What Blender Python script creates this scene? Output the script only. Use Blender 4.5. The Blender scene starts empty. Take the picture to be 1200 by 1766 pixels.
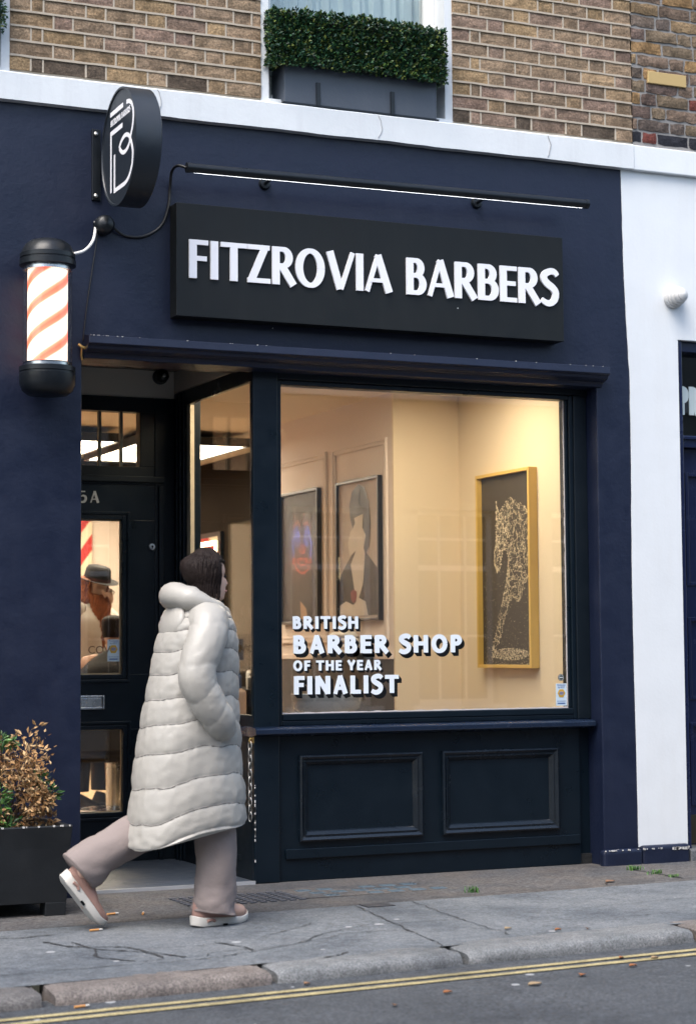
import bpy, bmesh, math, random
from mathutils import Vector, Matrix, noise
from math import sin, cos, pi, radians, sqrt
random.seed(7)
S = bpy.context.scene
COL = S.collection

# ------------------------------------------------------------------ camera
cam_d = bpy.data.cameras.new("camera"); cam = bpy.data.objects.new("camera", cam_d); COL.objects.link(cam)
CAM = Vector((-4.14702, -9.26839, 1.17488))
R_ = Vector((0.912994, -0.407902, -0.007608)); D_ = Vector((0.022639, 0.069274, -0.997341)); F_ = Vector((0.407344, 0.910394, 0.072481))
U_, B_ = -D_, -F_
cam.matrix_world = Matrix(((R_.x, U_.x, B_.x, CAM.x), (R_.y, U_.y, B_.y, CAM.y), (R_.z, U_.z, B_.z, CAM.z), (0, 0, 0, 1)))
cam_d.sensor_fit = 'VERTICAL'; cam_d.sensor_height = 36.0; cam_d.sensor_width = 24.0
cam_d.lens = 3327.18 / 1766 * 36.0
cam_d.clip_start = 0.1; cam_d.clip_end = 800
cam_d.dof.use_dof = True; cam_d.dof.focus_distance = 9.9; cam_d.dof.aperture_fstop = 2.8
S.camera = cam

# ------------------------------------------------------------------ world, sun, exposure
SUN_EL, SUN_AZ = radians(58), radians(232)      # azimuth clockwise from +Y
W = bpy.data.worlds.new("World"); S.world = W; W.use_nodes = True
nt = W.node_tree; bg = nt.nodes["Background"]
sky = nt.nodes.new("ShaderNodeTexSky"); sky.sky_type = 'NISHITA'; sky.sun_disc = False
sky.sun_elevation = SUN_EL; sky.sun_rotation = SUN_AZ; sky.air_density = 1.2; sky.dust_density = 3.0; sky.ozone_density = 0.6
nt.links.new(sky.outputs[0], bg.inputs[0]); bg.inputs[1].default_value = 0.15
sl = bpy.data.lights.new("sun", 'SUN'); sun = bpy.data.objects.new("sun", sl); COL.objects.link(sun)
sl.energy = 1.4; sl.angle = radians(40); sl.color = (1.0, 0.97, 0.93)
sd = Vector((sin(SUN_AZ) * cos(SUN_EL), cos(SUN_AZ) * cos(SUN_EL), sin(SUN_EL)))
sun.rotation_euler = sd.to_track_quat('Z', 'Y').to_euler(); sun.location = (0, -6, 12)
S.view_settings.view_transform = 'Standard'; S.view_settings.look = 'None'; S.view_settings.gamma = 1
S.view_settings.exposure = 1.32
S.cycles.use_denoising = True
S.cycles.max_bounces = 8; S.cycles.transparent_max_bounces = 16
S.cycles.caustics_reflective = False; S.cycles.caustics_refractive = False
S.cycles.sample_clamp_indirect = 6

# ------------------------------------------------------------------ materials
MATS = {}
def newmat(name):
    m = bpy.data.materials.new(name); m.use_nodes = True
    return m, m.node_tree, m.node_tree.nodes["Principled BSDF"]
def N(t, kind, **kw):
    n = t.nodes.new(kind)
    for k, v in kw.items():
        if k.startswith("i_"):
            n.inputs[k[2:].replace("_", " ")].default_value = v
        else: setattr(n, k, v)
    return n
def mixc(t, fac, a, b, blend='MIX'):
    n = t.nodes.new("ShaderNodeMix"); n.data_type = 'RGBA'; n.blend_type = blend
    def put(sock, v):
        if isinstance(v, bpy.types.NodeSocket): t.links.new(v, sock)
        elif isinstance(v, (int, float)): sock.default_value = v
        else: sock.default_value = (*v, 1) if len(v) == 3 else v
    put(n.inputs[0], fac); put(n.inputs[6], a); put(n.inputs[7], b)
    return n.outputs[2]
def ramp(t, src, a, b, ca=(0, 0, 0, 1), cb=(1, 1, 1, 1)):
    r = t.nodes.new("ShaderNodeValToRGB"); r.color_ramp.elements[0].position = a; r.color_ramp.elements[1].position = b
    r.color_ramp.elements[0].color = ca; r.color_ramp.elements[1].color = cb
    t.links.new(src, r.inputs[0]); return r.outputs[0]
def paint(name, col, rough=0.4, var=0.12, bump=0.0, bscale=60, chips=0.0, chipcol=(0.6, 0.6, 0.58), spec=0.5, metal=0.0, stains=0.0, stain_col=(0.3, 0.28, 0.24), bscale2=6):
    if name in MATS: return MATS[name]
    m, t, p = newmat(name)
    tc = N(t, "ShaderNodeTexCoord"); O = tc.outputs["Object"]
    n1 = N(t, "ShaderNodeTexNoise", i_Scale=bscale2, i_Detail=6.0, i_Roughness=0.65); t.links.new(O, n1.inputs["Vector"])
    c = mixc(t, n1.outputs["Fac"], tuple(x * (1 - var) for x in col), tuple(min(1, x * (1 + var)) for x in col))
    if stains > 0:
        mp = N(t, "ShaderNodeMapping"); mp.inputs["Scale"].default_value = (9, 9, 1.2); t.links.new(O, mp.inputs["Vector"])
        n3 = N(t, "ShaderNodeTexNoise", i_Scale=1.0, i_Detail=8.0, i_Roughness=0.7); t.links.new(mp.outputs[0], n3.inputs["Vector"])
        f = ramp(t, n3.outputs["Fac"], 0.5, 0.75); mu = N(t, "ShaderNodeMath", operation='MULTIPLY'); t.links.new(f, mu.inputs[0]); mu.inputs[1].default_value = stains
        c = mixc(t, mu.outputs[0], c, stain_col)
    if chips > 0:
        v = N(t, "ShaderNodeTexVoronoi", i_Scale=26.0); t.links.new(O, v.inputs["Vector"])
        n2 = N(t, "ShaderNodeTexNoise", i_Scale=3.0, i_Detail=3.0); t.links.new(O, n2.inputs["Vector"])
        sep = N(t, "ShaderNodeSeparateColor"); t.links.new(v.outputs["Color"], sep.inputs[0])
        a = N(t, "ShaderNodeMath", operation='GREATER_THAN'); t.links.new(sep.outputs[0], a.inputs[0]); a.inputs[1].default_value = 1 - chips
        b = N(t, "ShaderNodeMath", operation='LESS_THAN'); t.links.new(v.outputs["Distance"], b.inputs[0]); b.inputs[1].default_value = 0.09
        mm = N(t, "ShaderNodeMath", operation='MULTIPLY'); t.links.new(a.outputs[0], mm.inputs[0]); t.links.new(b.outputs[0], mm.inputs[1])
        c = mixc(t, mm.outputs[0], c, chipcol)
    t.links.new(c, p.inputs["Base Color"])
    rr = ramp(t, n1.outputs["Fac"], 0.3, 0.7, (max(0, rough - 0.08),) * 3 + (1,), (min(1, rough + 0.1),) * 3 + (1,))
    t.links.new(rr, p.inputs["Roughness"])
    p.inputs["Specular IOR Level"].default_value = spec; p.inputs["Metallic"].default_value = metal
    if bump > 0:
        nb = N(t, "ShaderNodeTexNoise", i_Scale=float(bscale), i_Detail=8.0, i_Roughness=0.6); t.links.new(O, nb.inputs["Vector"])
        nb2 = N(t, "ShaderNodeTexNoise", i_Scale=float(bscale) / 9, i_Detail=3.0); t.links.new(O, nb2.inputs["Vector"])
        ad = N(t, "ShaderNodeMath", operation='MULTIPLY_ADD'); t.links.new(nb2.outputs["Fac"], ad.inputs[0]); ad.inputs[1].default_value = 2.5; t.links.new(nb.outputs["Fac"], ad.inputs[2])
        bp = N(t, "ShaderNodeBump"); bp.inputs["Strength"].default_value = 1.0; bp.inputs["Distance"].default_value = bump
        t.links.new(ad.outputs[0], bp.inputs["Height"]); t.links.new(bp.outputs[0], p.inputs["Normal"])
    MATS[name] = m; return m
def emit(name, col, strength):
    if name in MATS: return MATS[name]
    m, t, p = newmat(name)
    p.inputs["Base Color"].default_value = (0.8, 0.8, 0.8, 1)
    p.inputs["Emission Color"].default_value = (*col, 1); p.inputs["Emission Strength"].default_value = strength
    MATS[name] = m; return m
def glass(name, tint=(1, 1, 1), gain=1.0, rough=0.0):
    m = bpy.data.materials.new(name); m.use_nodes = True; t = m.node_tree; t.nodes.clear()
    out = N(t, "ShaderNodeOutputMaterial"); tr = N(t, "ShaderNodeBsdfTransparent"); tr.inputs[0].default_value = (*tint, 1)
    gl = N(t, "ShaderNodeBsdfGlossy"); gl.inputs["Roughness"].default_value = rough
    fr = N(t, "ShaderNodeFresnel"); ge = N(t, "ShaderNodeNewGeometry"); pw = N(t, "ShaderNodeMath", operation='POWER'); ma = N(t, "ShaderNodeMath", operation='MULTIPLY_ADD')
    t.links.new(ge.outputs["Backfacing"], ma.inputs[0]); ma.inputs[1].default_value = -2.0; ma.inputs[2].default_value = 1.0; pw.inputs[0].default_value = 1.5; t.links.new(ma.outputs[0], pw.inputs[1]); t.links.new(pw.outputs[0], fr.inputs[0])
    mu = N(t, "ShaderNodeMath", operation='MULTIPLY'); t.links.new(fr.outputs[0], mu.inputs[0]); mu.inputs[1].default_value = gain; mu.use_clamp = True
    mx = N(t, "ShaderNodeMixShader"); t.links.new(mu.outputs[0], mx.inputs[0]); t.links.new(tr.outputs[0], mx.inputs[1]); t.links.new(gl.outputs[0], mx.inputs[2])
    t.links.new(mx.outputs[0], out.inputs[0]); return m
def attrmat(name, rough=0.8, bump=0.002, bscale=90, spec=0.3, fine=0.25, transl=0.0):
    m, t, p = newmat(name)
    a = N(t, "ShaderNodeVertexColor", layer_name="Col"); tc = N(t, "ShaderNodeTexCoord")
    n = N(t, "ShaderNodeTexNoise", i_Scale=float(bscale), i_Detail=8.0, i_Roughness=0.7); t.links.new(tc.outputs["Object"], n.inputs["Vector"])
    n2 = N(t, "ShaderNodeTexNoise", i_Scale=float(bscale) / 7, i_Detail=5.0); t.links.new(tc.outputs["Object"], n2.inputs["Vector"])
    f = ramp(t, n.outputs["Fac"], 0.3, 0.72, (1 - fine * 1.6,) * 3 + (1,), (1 + fine,) * 3 + (1,))
    f2 = ramp(t, n2.outputs["Fac"], 0.3, 0.7, (1 - fine,) * 3 + (1,), (1 + fine * 0.7,) * 3 + (1,))
    c = mixc(t, 1.0, a.outputs["Color"], f, 'MULTIPLY'); c = mixc(t, 1.0, c, f2, 'MULTIPLY')
    t.links.new(c, p.inputs["Base Color"]); p.inputs["Roughness"].default_value = rough; p.inputs["Specular IOR Level"].default_value = spec
    if bump:
        b = N(t, "ShaderNodeBump"); b.inputs["Distance"].default_value = bump; t.links.new(n.outputs["Fac"], b.inputs["Height"]); t.links.new(b.outputs[0], p.inputs["Normal"])
    return m

M_NAVY = paint("navy_masonry_paint", (0.0064, 0.0108, 0.0290), 0.42, 0.2, 0.0014, 55, chips=0.005, spec=0.38, stains=0.12, stain_col=(0.03, 0.034, 0.05))
M_JOIN = paint("black_blue_joinery_paint", (0.0030, 0.0074, 0.0128), 0.32, 0.2, 0.0006, 40, chips=0.0, spec=0.28)
M_JOINB = paint("dark_joinery_matt", (0.0030, 0.0068, 0.0112), 0.45, 0.2, 0.0006, 40, chips=0.0, spec=0.3)
M_WHITE = paint("white_masonry_paint", (0.66, 0.685, 0.70), 0.6, 0.05, 0.0007, 60, stains=0.16, stain_col=(0.52, 0.5, 0.46), spec=0.3)
M_BAND = paint("white_string_course_paint", (0.61, 0.635, 0.65), 0.6, 0.06, 0.0009, 50, stains=0.32, stain_col=(0.45, 0.45, 0.46), spec=0.3)
M_SIGN = paint("matt_black_sign_panel", (0.006, 0.0075, 0.008), 0.5, 0.2, 0.0004, 30, stains=0.3, stain_col=(0.013, 0.016, 0.016), chips=0.004, spec=0.3)
M_BLK = paint("black_powder_coat", (0.006, 0.008, 0.0105), 0.33, 0.15, 0.0003, 200, spec=0.4)
M_LETTER = paint("white_letter_paint", (0.78, 0.78, 0.81), 0.45, 0.03)
M_VINYLW = paint("white_vinyl", (0.74, 0.79, 0.84), 0.5, 0.03)
M_VINYLB = paint("black_vinyl", (0.004, 0.005, 0.006), 0.6, 0.05, spec=.15)
M_GLASS = glass("window_glass", (0.98, 0.99, 0.985), 1.9)
M_GLASS2 = glass("side_window_glass", (0.98, 0.99, 0.985), 0.8)
M_TUBE = glass("tube_glass", (0.97, 0.97, 0.97), 1.3)
M_CREAM = paint("cream_wall_paint", (0.72, 0.60, 0.44), 0.7, 0.03, 0.0005, 60, spec=0.2)
M_ROSE = paint("beige_wall_paint", (0.70, 0.60, 0.53), 0.7, 0.03, 0.0005, 60, spec=0.2)
M_TAUPE = paint("dark_taupe_wall_paint", (0.016, 0.012, 0.009), 0.95, 0.06, spec=0.02)
M_CEIL = paint("ceiling_paint", (0.74, 0.64, 0.52), 0.8, 0.03, spec=0.1)
M_FRIEZE = paint("frieze_cream_paint", (0.74, 0.69, 0.60), 0.6, 0.05, spec=0.3)
M_DADO = paint("dark_dado_paint", (0.016, 0.017, 0.018), 0.4, 0.1)
M_LEDW = emit("warm_ceiling_light", (1.0, 0.85, 0.64), 7.5)
M_LEDM = emit("led_mirror_strip", (1.0, 0.82, 0.45), 7.0)
M_LEDB = emit("led_bar_strip", (0.95, 0.97, 1.0), 5.0)
M_CHROME = paint("brushed_chrome", (0.6, 0.62, 0.64), 0.25, 0.05, metal=1.0)
M_BRASS = paint("aged_brass", (0.55, 0.38, 0.14), 0.35, 0.1, metal=1.0)
M_STEEL = paint("galvanised_steel", (0.45, 0.44, 0.41), 0.4, 0.1, metal=1.0)
M_WOODF = paint("oak_floor", (0.50, 0.35, 0.20), 0.45, 0.2, 0.0006, 30)
M_WOODC = paint("varnished_soffit_boards", (0.075, 0.045, 0.028), 0.28, 0.2, 0.001, 20)
M_GOLD = paint("gold_picture_frame", (0.62, 0.40, 0.10), 0.4, 0.06)
M_LEAD = paint("lead_grey_planter", (0.06, 0.072, 0.092), 0.5, 0.15, 0.0012, 40, stains=0.3, stain_col=(0.085, 0.095, 0.11))
M_PLANTER = paint("black_planter_paint", (0.008, 0.010, 0.0125), 0.45, 0.2, 0.0008, 60, chips=0.01)
M_NDOOR = paint("royal_navy_gloss", (0.0065, 0.0115, 0.042), 0.22, 0.12, 0.0005, 20)
M_SOIL = paint("dark_soil", (0.03, 0.022, 0.016), 0.9, 0.4, 0.006, 60)
M_CABLE = paint("black_cable", (0.008, 0.009, 0.010), 0.5, 0.1)
M_WCABLE = paint("white_cable", (0.75, 0.73, 0.7), 0.45, 0.05)
M_SKIN = paint("skin", (0.52, 0.33, 0.25), 0.5, 0.06)
M_HAIRD = paint("dark_brown_hair", (0.014, 0.009, 0.008), 0.6, 0.5, 0.004, 70, spec=.15)
M_HAIRR = paint("auburn_hair", (0.30, 0.095, 0.03), 0.6, 0.5, 0.006, 60, bscale2=25)
M_COAT = paint("cream_puffer_fabric", (0.345, 0.33, 0.30), 0.42, 0.05, 0.0010, 60, spec=0.45)
M_TROUS = paint("taupe_trouser_cloth", (0.235, 0.198, 0.187), 0.85, 0.1, 0.0015, 80, spec=0.1)
M_SHOE = paint("dusty_pink_suede", (0.30, 0.185, 0.155), 0.8, 0.12, 0.001, 90, spec=0.1)
M_SOLE = paint("off_white_sole", (0.52, 0.50, 0.46), 0.55, 0.05)
M_SHIRT = paint("white_shirt_cloth", (0.72, 0.68, 0.62), 0.8, 0.06, 0.002, 40)
M_BLKCLOTH = paint("black_cloth", (0.012, 0.012, 0.014), 0.8, 0.2, 0.002, 50)
M_FELT = paint("black_felt", (0.012, 0.011, 0.012), 0.9, 0.2, 0.001, 120)

# ------------------------------------------------------------------ geometry helpers
OFF = {}
class G:
    def __init__(s): s.v = []; s.f = []; s.c = []
    def add(s, vs, fs, col=None):
        b = len(s.v); s.v += [Vector(v) for v in vs]
        s.f += [tuple(i + b for i in f) for f in fs]; s.c += [col] * len(fs); return s
    def box(s, x0, x1, y0, y1, z0, z1, col=None):
        return s.add([(x0, y0, z0), (x1, y0, z0), (x1, y1, z0), (x0, y1, z0), (x0, y0, z1), (x1, y0, z1), (x1, y1, z1), (x0, y1, z1)],
                     [(0, 3, 2, 1), (4, 5, 6, 7), (0, 1, 5, 4), (1, 2, 6, 5), (2, 3, 7, 6), (3, 0, 4, 7)], col)
    def prism(s, poly, a, b, axis='y', col=None):
        n = len(poly)
        def P(p, d): return {'y': (p[0], d, p[1]), 'x': (d, p[0], p[1]), 'z': (p[0], p[1], d)}[axis]
        vs = [P(p, a) for p in poly] + [P(p, b) for p in poly]
        fs = [tuple(range(n)), tuple(range(2 * n - 1, n - 1, -1))] + [(i, i + n, (i + 1) % n + n, (i + 1) % n) for i in range(n)]
        return s.add(vs, fs, col)
    def rings(s, rings, cap=True, closed=True, col=None):
        n = len(rings[0]); vs = [p for r in rings for p in r]; fs = []
        for k in range(len(rings) - 1):
            for i in range(n if closed else n - 1):
                j = (i + 1) % n; fs.append((k * n + i, k * n + j, (k + 1) * n + j, (k + 1) * n + i))
        if cap: fs += [tuple(range(n - 1, -1, -1)), tuple(range((len(rings) - 1) * n, len(rings) * n))]
        return s.add(vs, fs, col)
    def tube(s, pts, r, n=8, col=None, cap=True):
        pts = [Vector(p) for p in pts]; rs = r if isinstance(r, (list, tuple)) else [r] * len(pts); out = []; up = None
        for i, p in enumerate(pts):
            d = (pts[min(i + 1, len(pts) - 1)] - pts[max(i - 1, 0)]).normalized()
            if up is None: up = d.orthogonal().normalized()
            up = (up - d * up.dot(d)); up = up.normalized() if up.length > 1e-6 else d.orthogonal().normalized()
            q = d.cross(up); out.append([p + (up * cos(2 * pi * k / n) + q * sin(2 * pi * k / n)) * rs[i] for k in range(n)])
        return s.rings(out, cap, True, col)
    def lathe(s, prof, c, axis='z', n=32, col=None, cap=True):
        out = []
        for r, h in prof:
            ring = []
            for k in range(n):
                a = 2 * pi * k / n; u, w = r * cos(a), r * sin(a)
                ring.append(Vector(c) + Vector({'z': (u, w, h), 'x': (h, u, w), 'y': (u, h, w)}[axis]))
            out.append(ring)
        return s.rings(out, cap, True, col)
    def frame(s, x0, x1, z0, z1, w, y0, y1):
        s.box(x0, x0 + w, y0, y1, z0, z1); s.box(x1 - w, x1, y0, y1, z0, z1)
        s.box(x0 + w, x1 - w, y0, y1, z0, z0 + w); s.box(x0 + w, x1 - w, y0, y1, z1 - w, z1); return s
def link(name, g, mat, parent=None, smooth=False, bevel=0.0, seg=2, autosmooth=None, fixn=True, sub=0):
    off = OFF.get(parent.name, Vector()) if parent else Vector()
    me = bpy.data.meshes.new(name); me.from_pydata([v - off for v in g.v], [], g.f)
    if any(c is not None for c in g.c):
        ca = me.color_attributes.new("Col", 'FLOAT_COLOR', 'CORNER'); li = 0
        for f, c in zip(g.f, g.c):
            for _ in f: ca.data[li].color = (*(c or (1, 1, 1)), 1); li += 1
    if fixn:
        bm = bmesh.new(); bm.from_mesh(me); bmesh.ops.recalc_face_normals(bm, faces=bm.faces); bm.to_mesh(me); bm.free()
    if mat is not None:
        for m in (mat if isinstance(mat, (list, tuple)) else [mat]): me.materials.append(m)
    o = bpy.data.objects.new(name, me); COL.objects.link(o)
    if parent: o.parent = parent
    OFF[o.name] = off
    if smooth:
        for p in me.polygons: p.use_smooth = True
        if autosmooth: me.set_sharp_from_angle(angle=radians(autosmooth))
    if bevel:
        b = o.modifiers.new("edge", 'BEVEL'); b.width = bevel; b.segments = seg; b.limit_method = 'ANGLE'; b.angle_limit = radians(40)
    if sub:
        b = o.modifiers.new("smooth", 'SUBSURF'); b.levels = sub; b.render_levels = sub
    return o
def tag(o, label, cat, group=None, kind=None):
    o["label"] = label; o["category"] = cat
    if group: o["group"] = group
    if kind: o["kind"] = kind
    return o
def thing(name, loc, label, cat, group=None):
    o = bpy.data.objects.new(name, None); COL.objects.link(o); o.location = loc; o.empty_display_size = 0.1
    OFF[o.name] = Vector(loc); return tag(o, label, cat, group)
def struct(o): o["kind"] = "structure"; return o
def lerp(a, b, t): return a + (b - a) * t
def catmull(P, n=8, closed=False):
    out = []; m = len(P)
    P = [Vector(p) for p in P]
    for i in range(m if closed else m - 1):
        a, b, c, d = [P[(i + k) % m] if closed else P[min(max(i + k, 0), m - 1)] for k in (-1, 0, 1, 2)]
        for j in range(n):
            t = j / n
            out.append(0.5 * ((2 * b) + (c - a) * t + (2 * a - 5 * b + 4 * c - d) * t * t + (3 * b - a - 3 * c + d) * t ** 3))
    if not closed: out.append(P[-1])
    return out

# ------------------------------------------------------------------ lettering
def gl(ch, s, t):
    """strokes of a capital: list of point lists (x, y, width); cap height 1"""
    st = lambda x, y0=0, y1=1: [(x, y0, s), (x, y1, s)]
    ln = lambda a, b, w: [(*a, w), (*b, w)]
    def bowl(x0, yt, yb, xr):
        c = []; ym = (yt + yb) / 2; xc = xr - (yt - yb) * 0.42
        for i in range(15):
            a = pi / 2 - pi * i / 14; w = lerp(t, s, max(0, cos(a)))
            c.append((xc + cos(a) * (xr - xc), ym + sin(a) * (yt - yb) / 2, w))
        return [(x0, yt, t)] + c + [(x0, yb, t)]
    T1, T0 = 1 - t / 2, t / 2
    if ch == 'F': return [st(s / 2), ln((s / 2, T1), (.52, T1), t), ln((s / 2, .52), (.48, .52), t)], .52
    if ch == 'E': return [st(s / 2), ln((s / 2, T1), (.54, T1), t), ln((s / 2, .52), (.5, .52), t), ln((s / 2, T0), (.54, T0), t)], .54
    if ch == 'L': return [st(s / 2), ln((s / 2, T0), (.52, T0), t)], .52
    if ch == 'I': return [st(s / 2)], s
    if ch == 'T': return [ln((0, T1), (.68, T1), t), st(.34, 0, T1)], .68
    if ch == 'H': return [st(s / 2), st(.72 - s / 2), ln((s / 2, .52), (.72 - s / 2, .52), t)], .72
    if ch == 'Z': return [ln((.02, T1), (.6, T1), t), ln((.49, .97), (.11, .03), s * .95), ln((.02, T0), (.62, T0), t)], .62
    if ch == 'P': return [st(s / 2), bowl(s / 2, T1, .40 + t / 2, .58 - s / 2)], .58
    if ch == 'R': return [st(s / 2), bowl(s / 2, T1, .44 + t / 2, .58 - s / 2), ln((.27, .5), (.6, 0), s)], .66
    if ch == 'B': return [st(s / 2), bowl(s / 2, T1, .53, .54 - s / 2), bowl(s / 2, .53, T0, .60 - s / 2)], .6
    if ch == 'O':
        W_ = .8; c = [(W_ / 2 + cos(a) * (W_ - s) / 2, .5 + sin(a) * (1.04 - t) / 2, lerp(t, s, abs(cos(a)))) for a in [2 * pi * i / 40 for i in range(41)]]
        return [c], W_
    if ch == 'V': return [ln((s / 2, 1), (.36, 0), s), ln((.38, 0), (.68, 1), t)], .72
    if ch == 'A': return [ln((t / 2, 0), (.34, 1), t), ln((.33, 1), (.68 - s / 2 + .04, 0), s), ln((.14, .31), (.54, .31), t * .85)], .7
    if ch == 'N': return [st(s / 2), st(.74 - s / 2), ln((s / 2, .96), (.74 - s / 2, .04), s)], .74
    if ch == 'Y': return [ln((.07, 1), (.34, .42), s), ln((.61, 1), (.34, .42), s), st(.34, 0, .46)], .68
    if ch == 'S':
        P = [(.53, .84), (.43, .945), (.28, .945), (.13, .85), (.12, .72), (.22, .60), (.38, .49), (.47, .36), (.44, .17), (.31, .06), (.17, .06), (.03, .15)]
        q = catmull([(x, y, 0) for x, y in P], 5); k = len(q) - 1
        return [[(p.x, p.y, lerp(t, s, sin(pi * i / k) ** .6)) for i, p in enumerate(q)]], .56
    if ch == '5':
        P = [(.2, .52), (.34, .6), (.52, .5), (.54, .28), (.42, .08), (.22, .05), (.08, .14)]
        q = catmull([(x, y, 0) for x, y in P], 5)
        return [ln((.14, T1), (.5, T1), t), ln((.16, .97), (.14, .52), t * .7)] + [[(p.x, p.y, lerp(t * .7, s, sin(pi * i / (len(q) - 1)))) for i, p in enumerate(q)]], .58
    return [], .3
_eps = [0]
def ribbon(g, pts, put, d0, d1, ov=0.0):
    """pts (x,y,w) -> slab between depths d0 (front) and d1; put(x, y, d) maps to world"""
    _eps[0] = (_eps[0] + 1) % 31; e = _eps[0] * 0.00006 * (1 if d1 > d0 else -1)
    L, Rr = [], []; n = len(pts)
    for i in range(n):
        a, b = pts[max(i - 1, 0)], pts[min(i + 1, n - 1)]
        dx, dy = b[0] - a[0], b[1] - a[1]; l = sqrt(dx * dx + dy * dy) or 1; nx, ny = -dy / l, dx / l; w = pts[i][2] / 2
        L.append((pts[i][0] + nx * w, pts[i][1] + ny * w)); Rr.append((pts[i][0] - nx * w, pts[i][1] - ny * w))
    rings = [[put(*L[i], d0 + e), put(*Rr[i], d0 + e), put(*Rr[i], d1), put(*L[i], d1)] for i in range(n)]
    g.rings([[Vector(p) for p in r] for r in rings])
def letters(g, text, x0, x1, z0, h, s, t, put, d0, d1, gap=.13, space=.42, dx=0, dz=0):
    lay = []; x = 0
    for ch in text:
        if ch == ' ': x += space; continue
        strokes, w = gl(ch, s, t); lay.append((x, strokes)); x += w + gap
    k = (x1 - x0) / (x - gap)
    for ox, strokes in lay:
        for stq in strokes:
            ribbon(g, [(x0 + (ox + px) * k + dx, z0 + py * h + dz, w * (h + k) / 2) for px, py, w in stq], put, d0, d1)
def textmesh(body, size, mat, parent, name, origin, xdir, ydir, extrude=0.0004, align='LEFT', bold=0.0):
    cu = bpy.data.curves.new("t", 'FONT'); cu.body = body; cu.size = size; cu.extrude = extrude; cu.align_x = align; cu.offset = bold; cu.resolution_u = 3
    o = bpy.data.objects.new("t", cu); COL.objects.link(o)
    me = bpy.data.meshes.new_from_object(o.evaluated_get(bpy.context.evaluated_depsgraph_get()))
    bpy.data.objects.remove(o); bpy.data.curves.remove(cu)
    X, Y = Vector(xdir), Vector(ydir); Z = X.cross(Y); g = G()
    g.add([Vector(origin) + X * v.co.x + Y * v.co.y + Z * v.co.z for v in me.vertices], [tuple(p.vertices) for p in me.polygons])
    bpy.data.meshes.remove(me)
    return link(name, g, mat, parent)

# ================================================================== ground
def zt(x): return 0.006 + 0.017 * max(-3.5, min(2.0, x))
def zr(x): return -0.048 + 0.016 * max(-3.5, min(2.0, x))
def gz(x, y): return zt(x) * max(0.0, min(1.0, -y / 2.42))
def stone(name, c1, c2, sp=0.5, rough=0.85, scale=200, dark=0.5, specks=0.0, big=1.3, wear=None):
    m, t, p = newmat(name); tc = N(t, "ShaderNodeTexCoord"); O = tc.outputs["Object"]
    a = N(t, "ShaderNodeTexNoise", i_Scale=big, i_Detail=8.0, i_Roughness=0.62); t.links.new(O, a.inputs["Vector"])
    b = N(t, "ShaderNodeTexNoise", i_Scale=float(scale), i_Detail=4.0, i_Roughness=0.8); t.links.new(O, b.inputs["Vector"])
    c = mixc(t, ramp(t, a.outputs["Fac"], .3, .7), c1, c2)
    f = ramp(t, b.outputs["Fac"], .3, .7, (dark,) * 3 + (1,), (1 + (1 - dark) * 0.9,) * 3 + (1,)); c = mixc(t, 1.0, c, f, 'MULTIPLY')
    b2 = N(t, "ShaderNodeTexNoise", i_Scale=22.0, i_Detail=5.0, i_Roughness=0.7); t.links.new(O, b2.inputs["Vector"])
    c = mixc(t, 1.0, c, ramp(t, b2.outputs["Fac"], .32, .68, (.78, .78, .78, 1), (1.18, 1.18, 1.18, 1)), 'MULTIPLY')
    b3 = N(t, "ShaderNodeTexNoise", i_Scale=1.7, i_Detail=7.0, i_Roughness=0.75); t.links.new(O, b3.inputs["Vector"])
    c = mixc(t, 1.0, c, ramp(t, b3.outputs["Fac"], .36, .52, (.66, .67, .70, 1), (1.06, 1.05, 1.04, 1)), 'MULTIPLY')
    if specks:
        mp = N(t, "ShaderNodeMapping"); mp.inputs["Scale"].default_value = (1, 1.0, 1); t.links.new(O, mp.inputs["Vector"])
        v = N(t, "ShaderNodeTexVoronoi", i_Scale=7.0); t.links.new(mp.outputs[0], v.inputs["Vector"])
        sep = N(t, "ShaderNodeSeparateColor"); t.links.new(v.outputs["Color"], sep.inputs[0])
        g1 = N(t, "ShaderNodeMath", operation='GREATER_THAN'); t.links.new(sep.outputs[0], g1.inputs[0]); g1.inputs[1].default_value = 1 - specks
        th = N(t, "ShaderNodeMath", operation='MULTIPLY'); t.links.new(sep.outputs[1], th.inputs[0]); th.inputs[1].default_value = 0.16
        l1 = N(t, "ShaderNodeMath", operation='LESS_THAN'); t.links.new(v.outputs["Distance"], l1.inputs[0]); t.links.new(th.outputs[0], l1.inputs[1])
        mu = N(t, "ShaderNodeMath", operation='MULTIPLY'); t.links.new(g1.outputs[0], mu.inputs[0]); t.links.new(l1.outputs[0], mu.inputs[1])
        m2 = N(t, "ShaderNodeMath", operation='MULTIPLY'); t.links.new(mu.outputs[0], m2.inputs[0]); m2.inputs[1].default_value = 0.75
        c = mixc(t, m2.outputs[0], c, (0.36, 0.37, 0.38))
    t.links.new(c, p.inputs["Base Color"]); p.inputs["Roughness"].default_value = rough; p.inputs["Specular IOR Level"].default_value = sp
    bu = N(t, "ShaderNodeBump"); bu.inputs["Distance"].default_value = 0.0035; bu.inputs["Strength"].default_value = 0.8
    t.links.new(b.outputs["Fac"], bu.inputs["Height"]); t.links.new(bu.outputs[0], p.inputs["Normal"])
    return m
M_ROAD = stone("worn_asphalt", (0.038, 0.044, 0.052), (0.058, 0.065, 0.075), 0.4, 0.8, 75, 0.15, specks=0.6)
M_SLAB = stone("york_stone_slabs", (0.092, 0.106, 0.122), (0.142, 0.154, 0.167), 0.3, 0.8, 85, 0.45, specks=0.45, big=1.8)
M_TARMAC = stone("brown_tarmac_margin", (0.066, 0.071, 0.079), (0.105, 0.094, 0.086), 0.3, 0.85, 65, 0.25, big=2.6)
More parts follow.
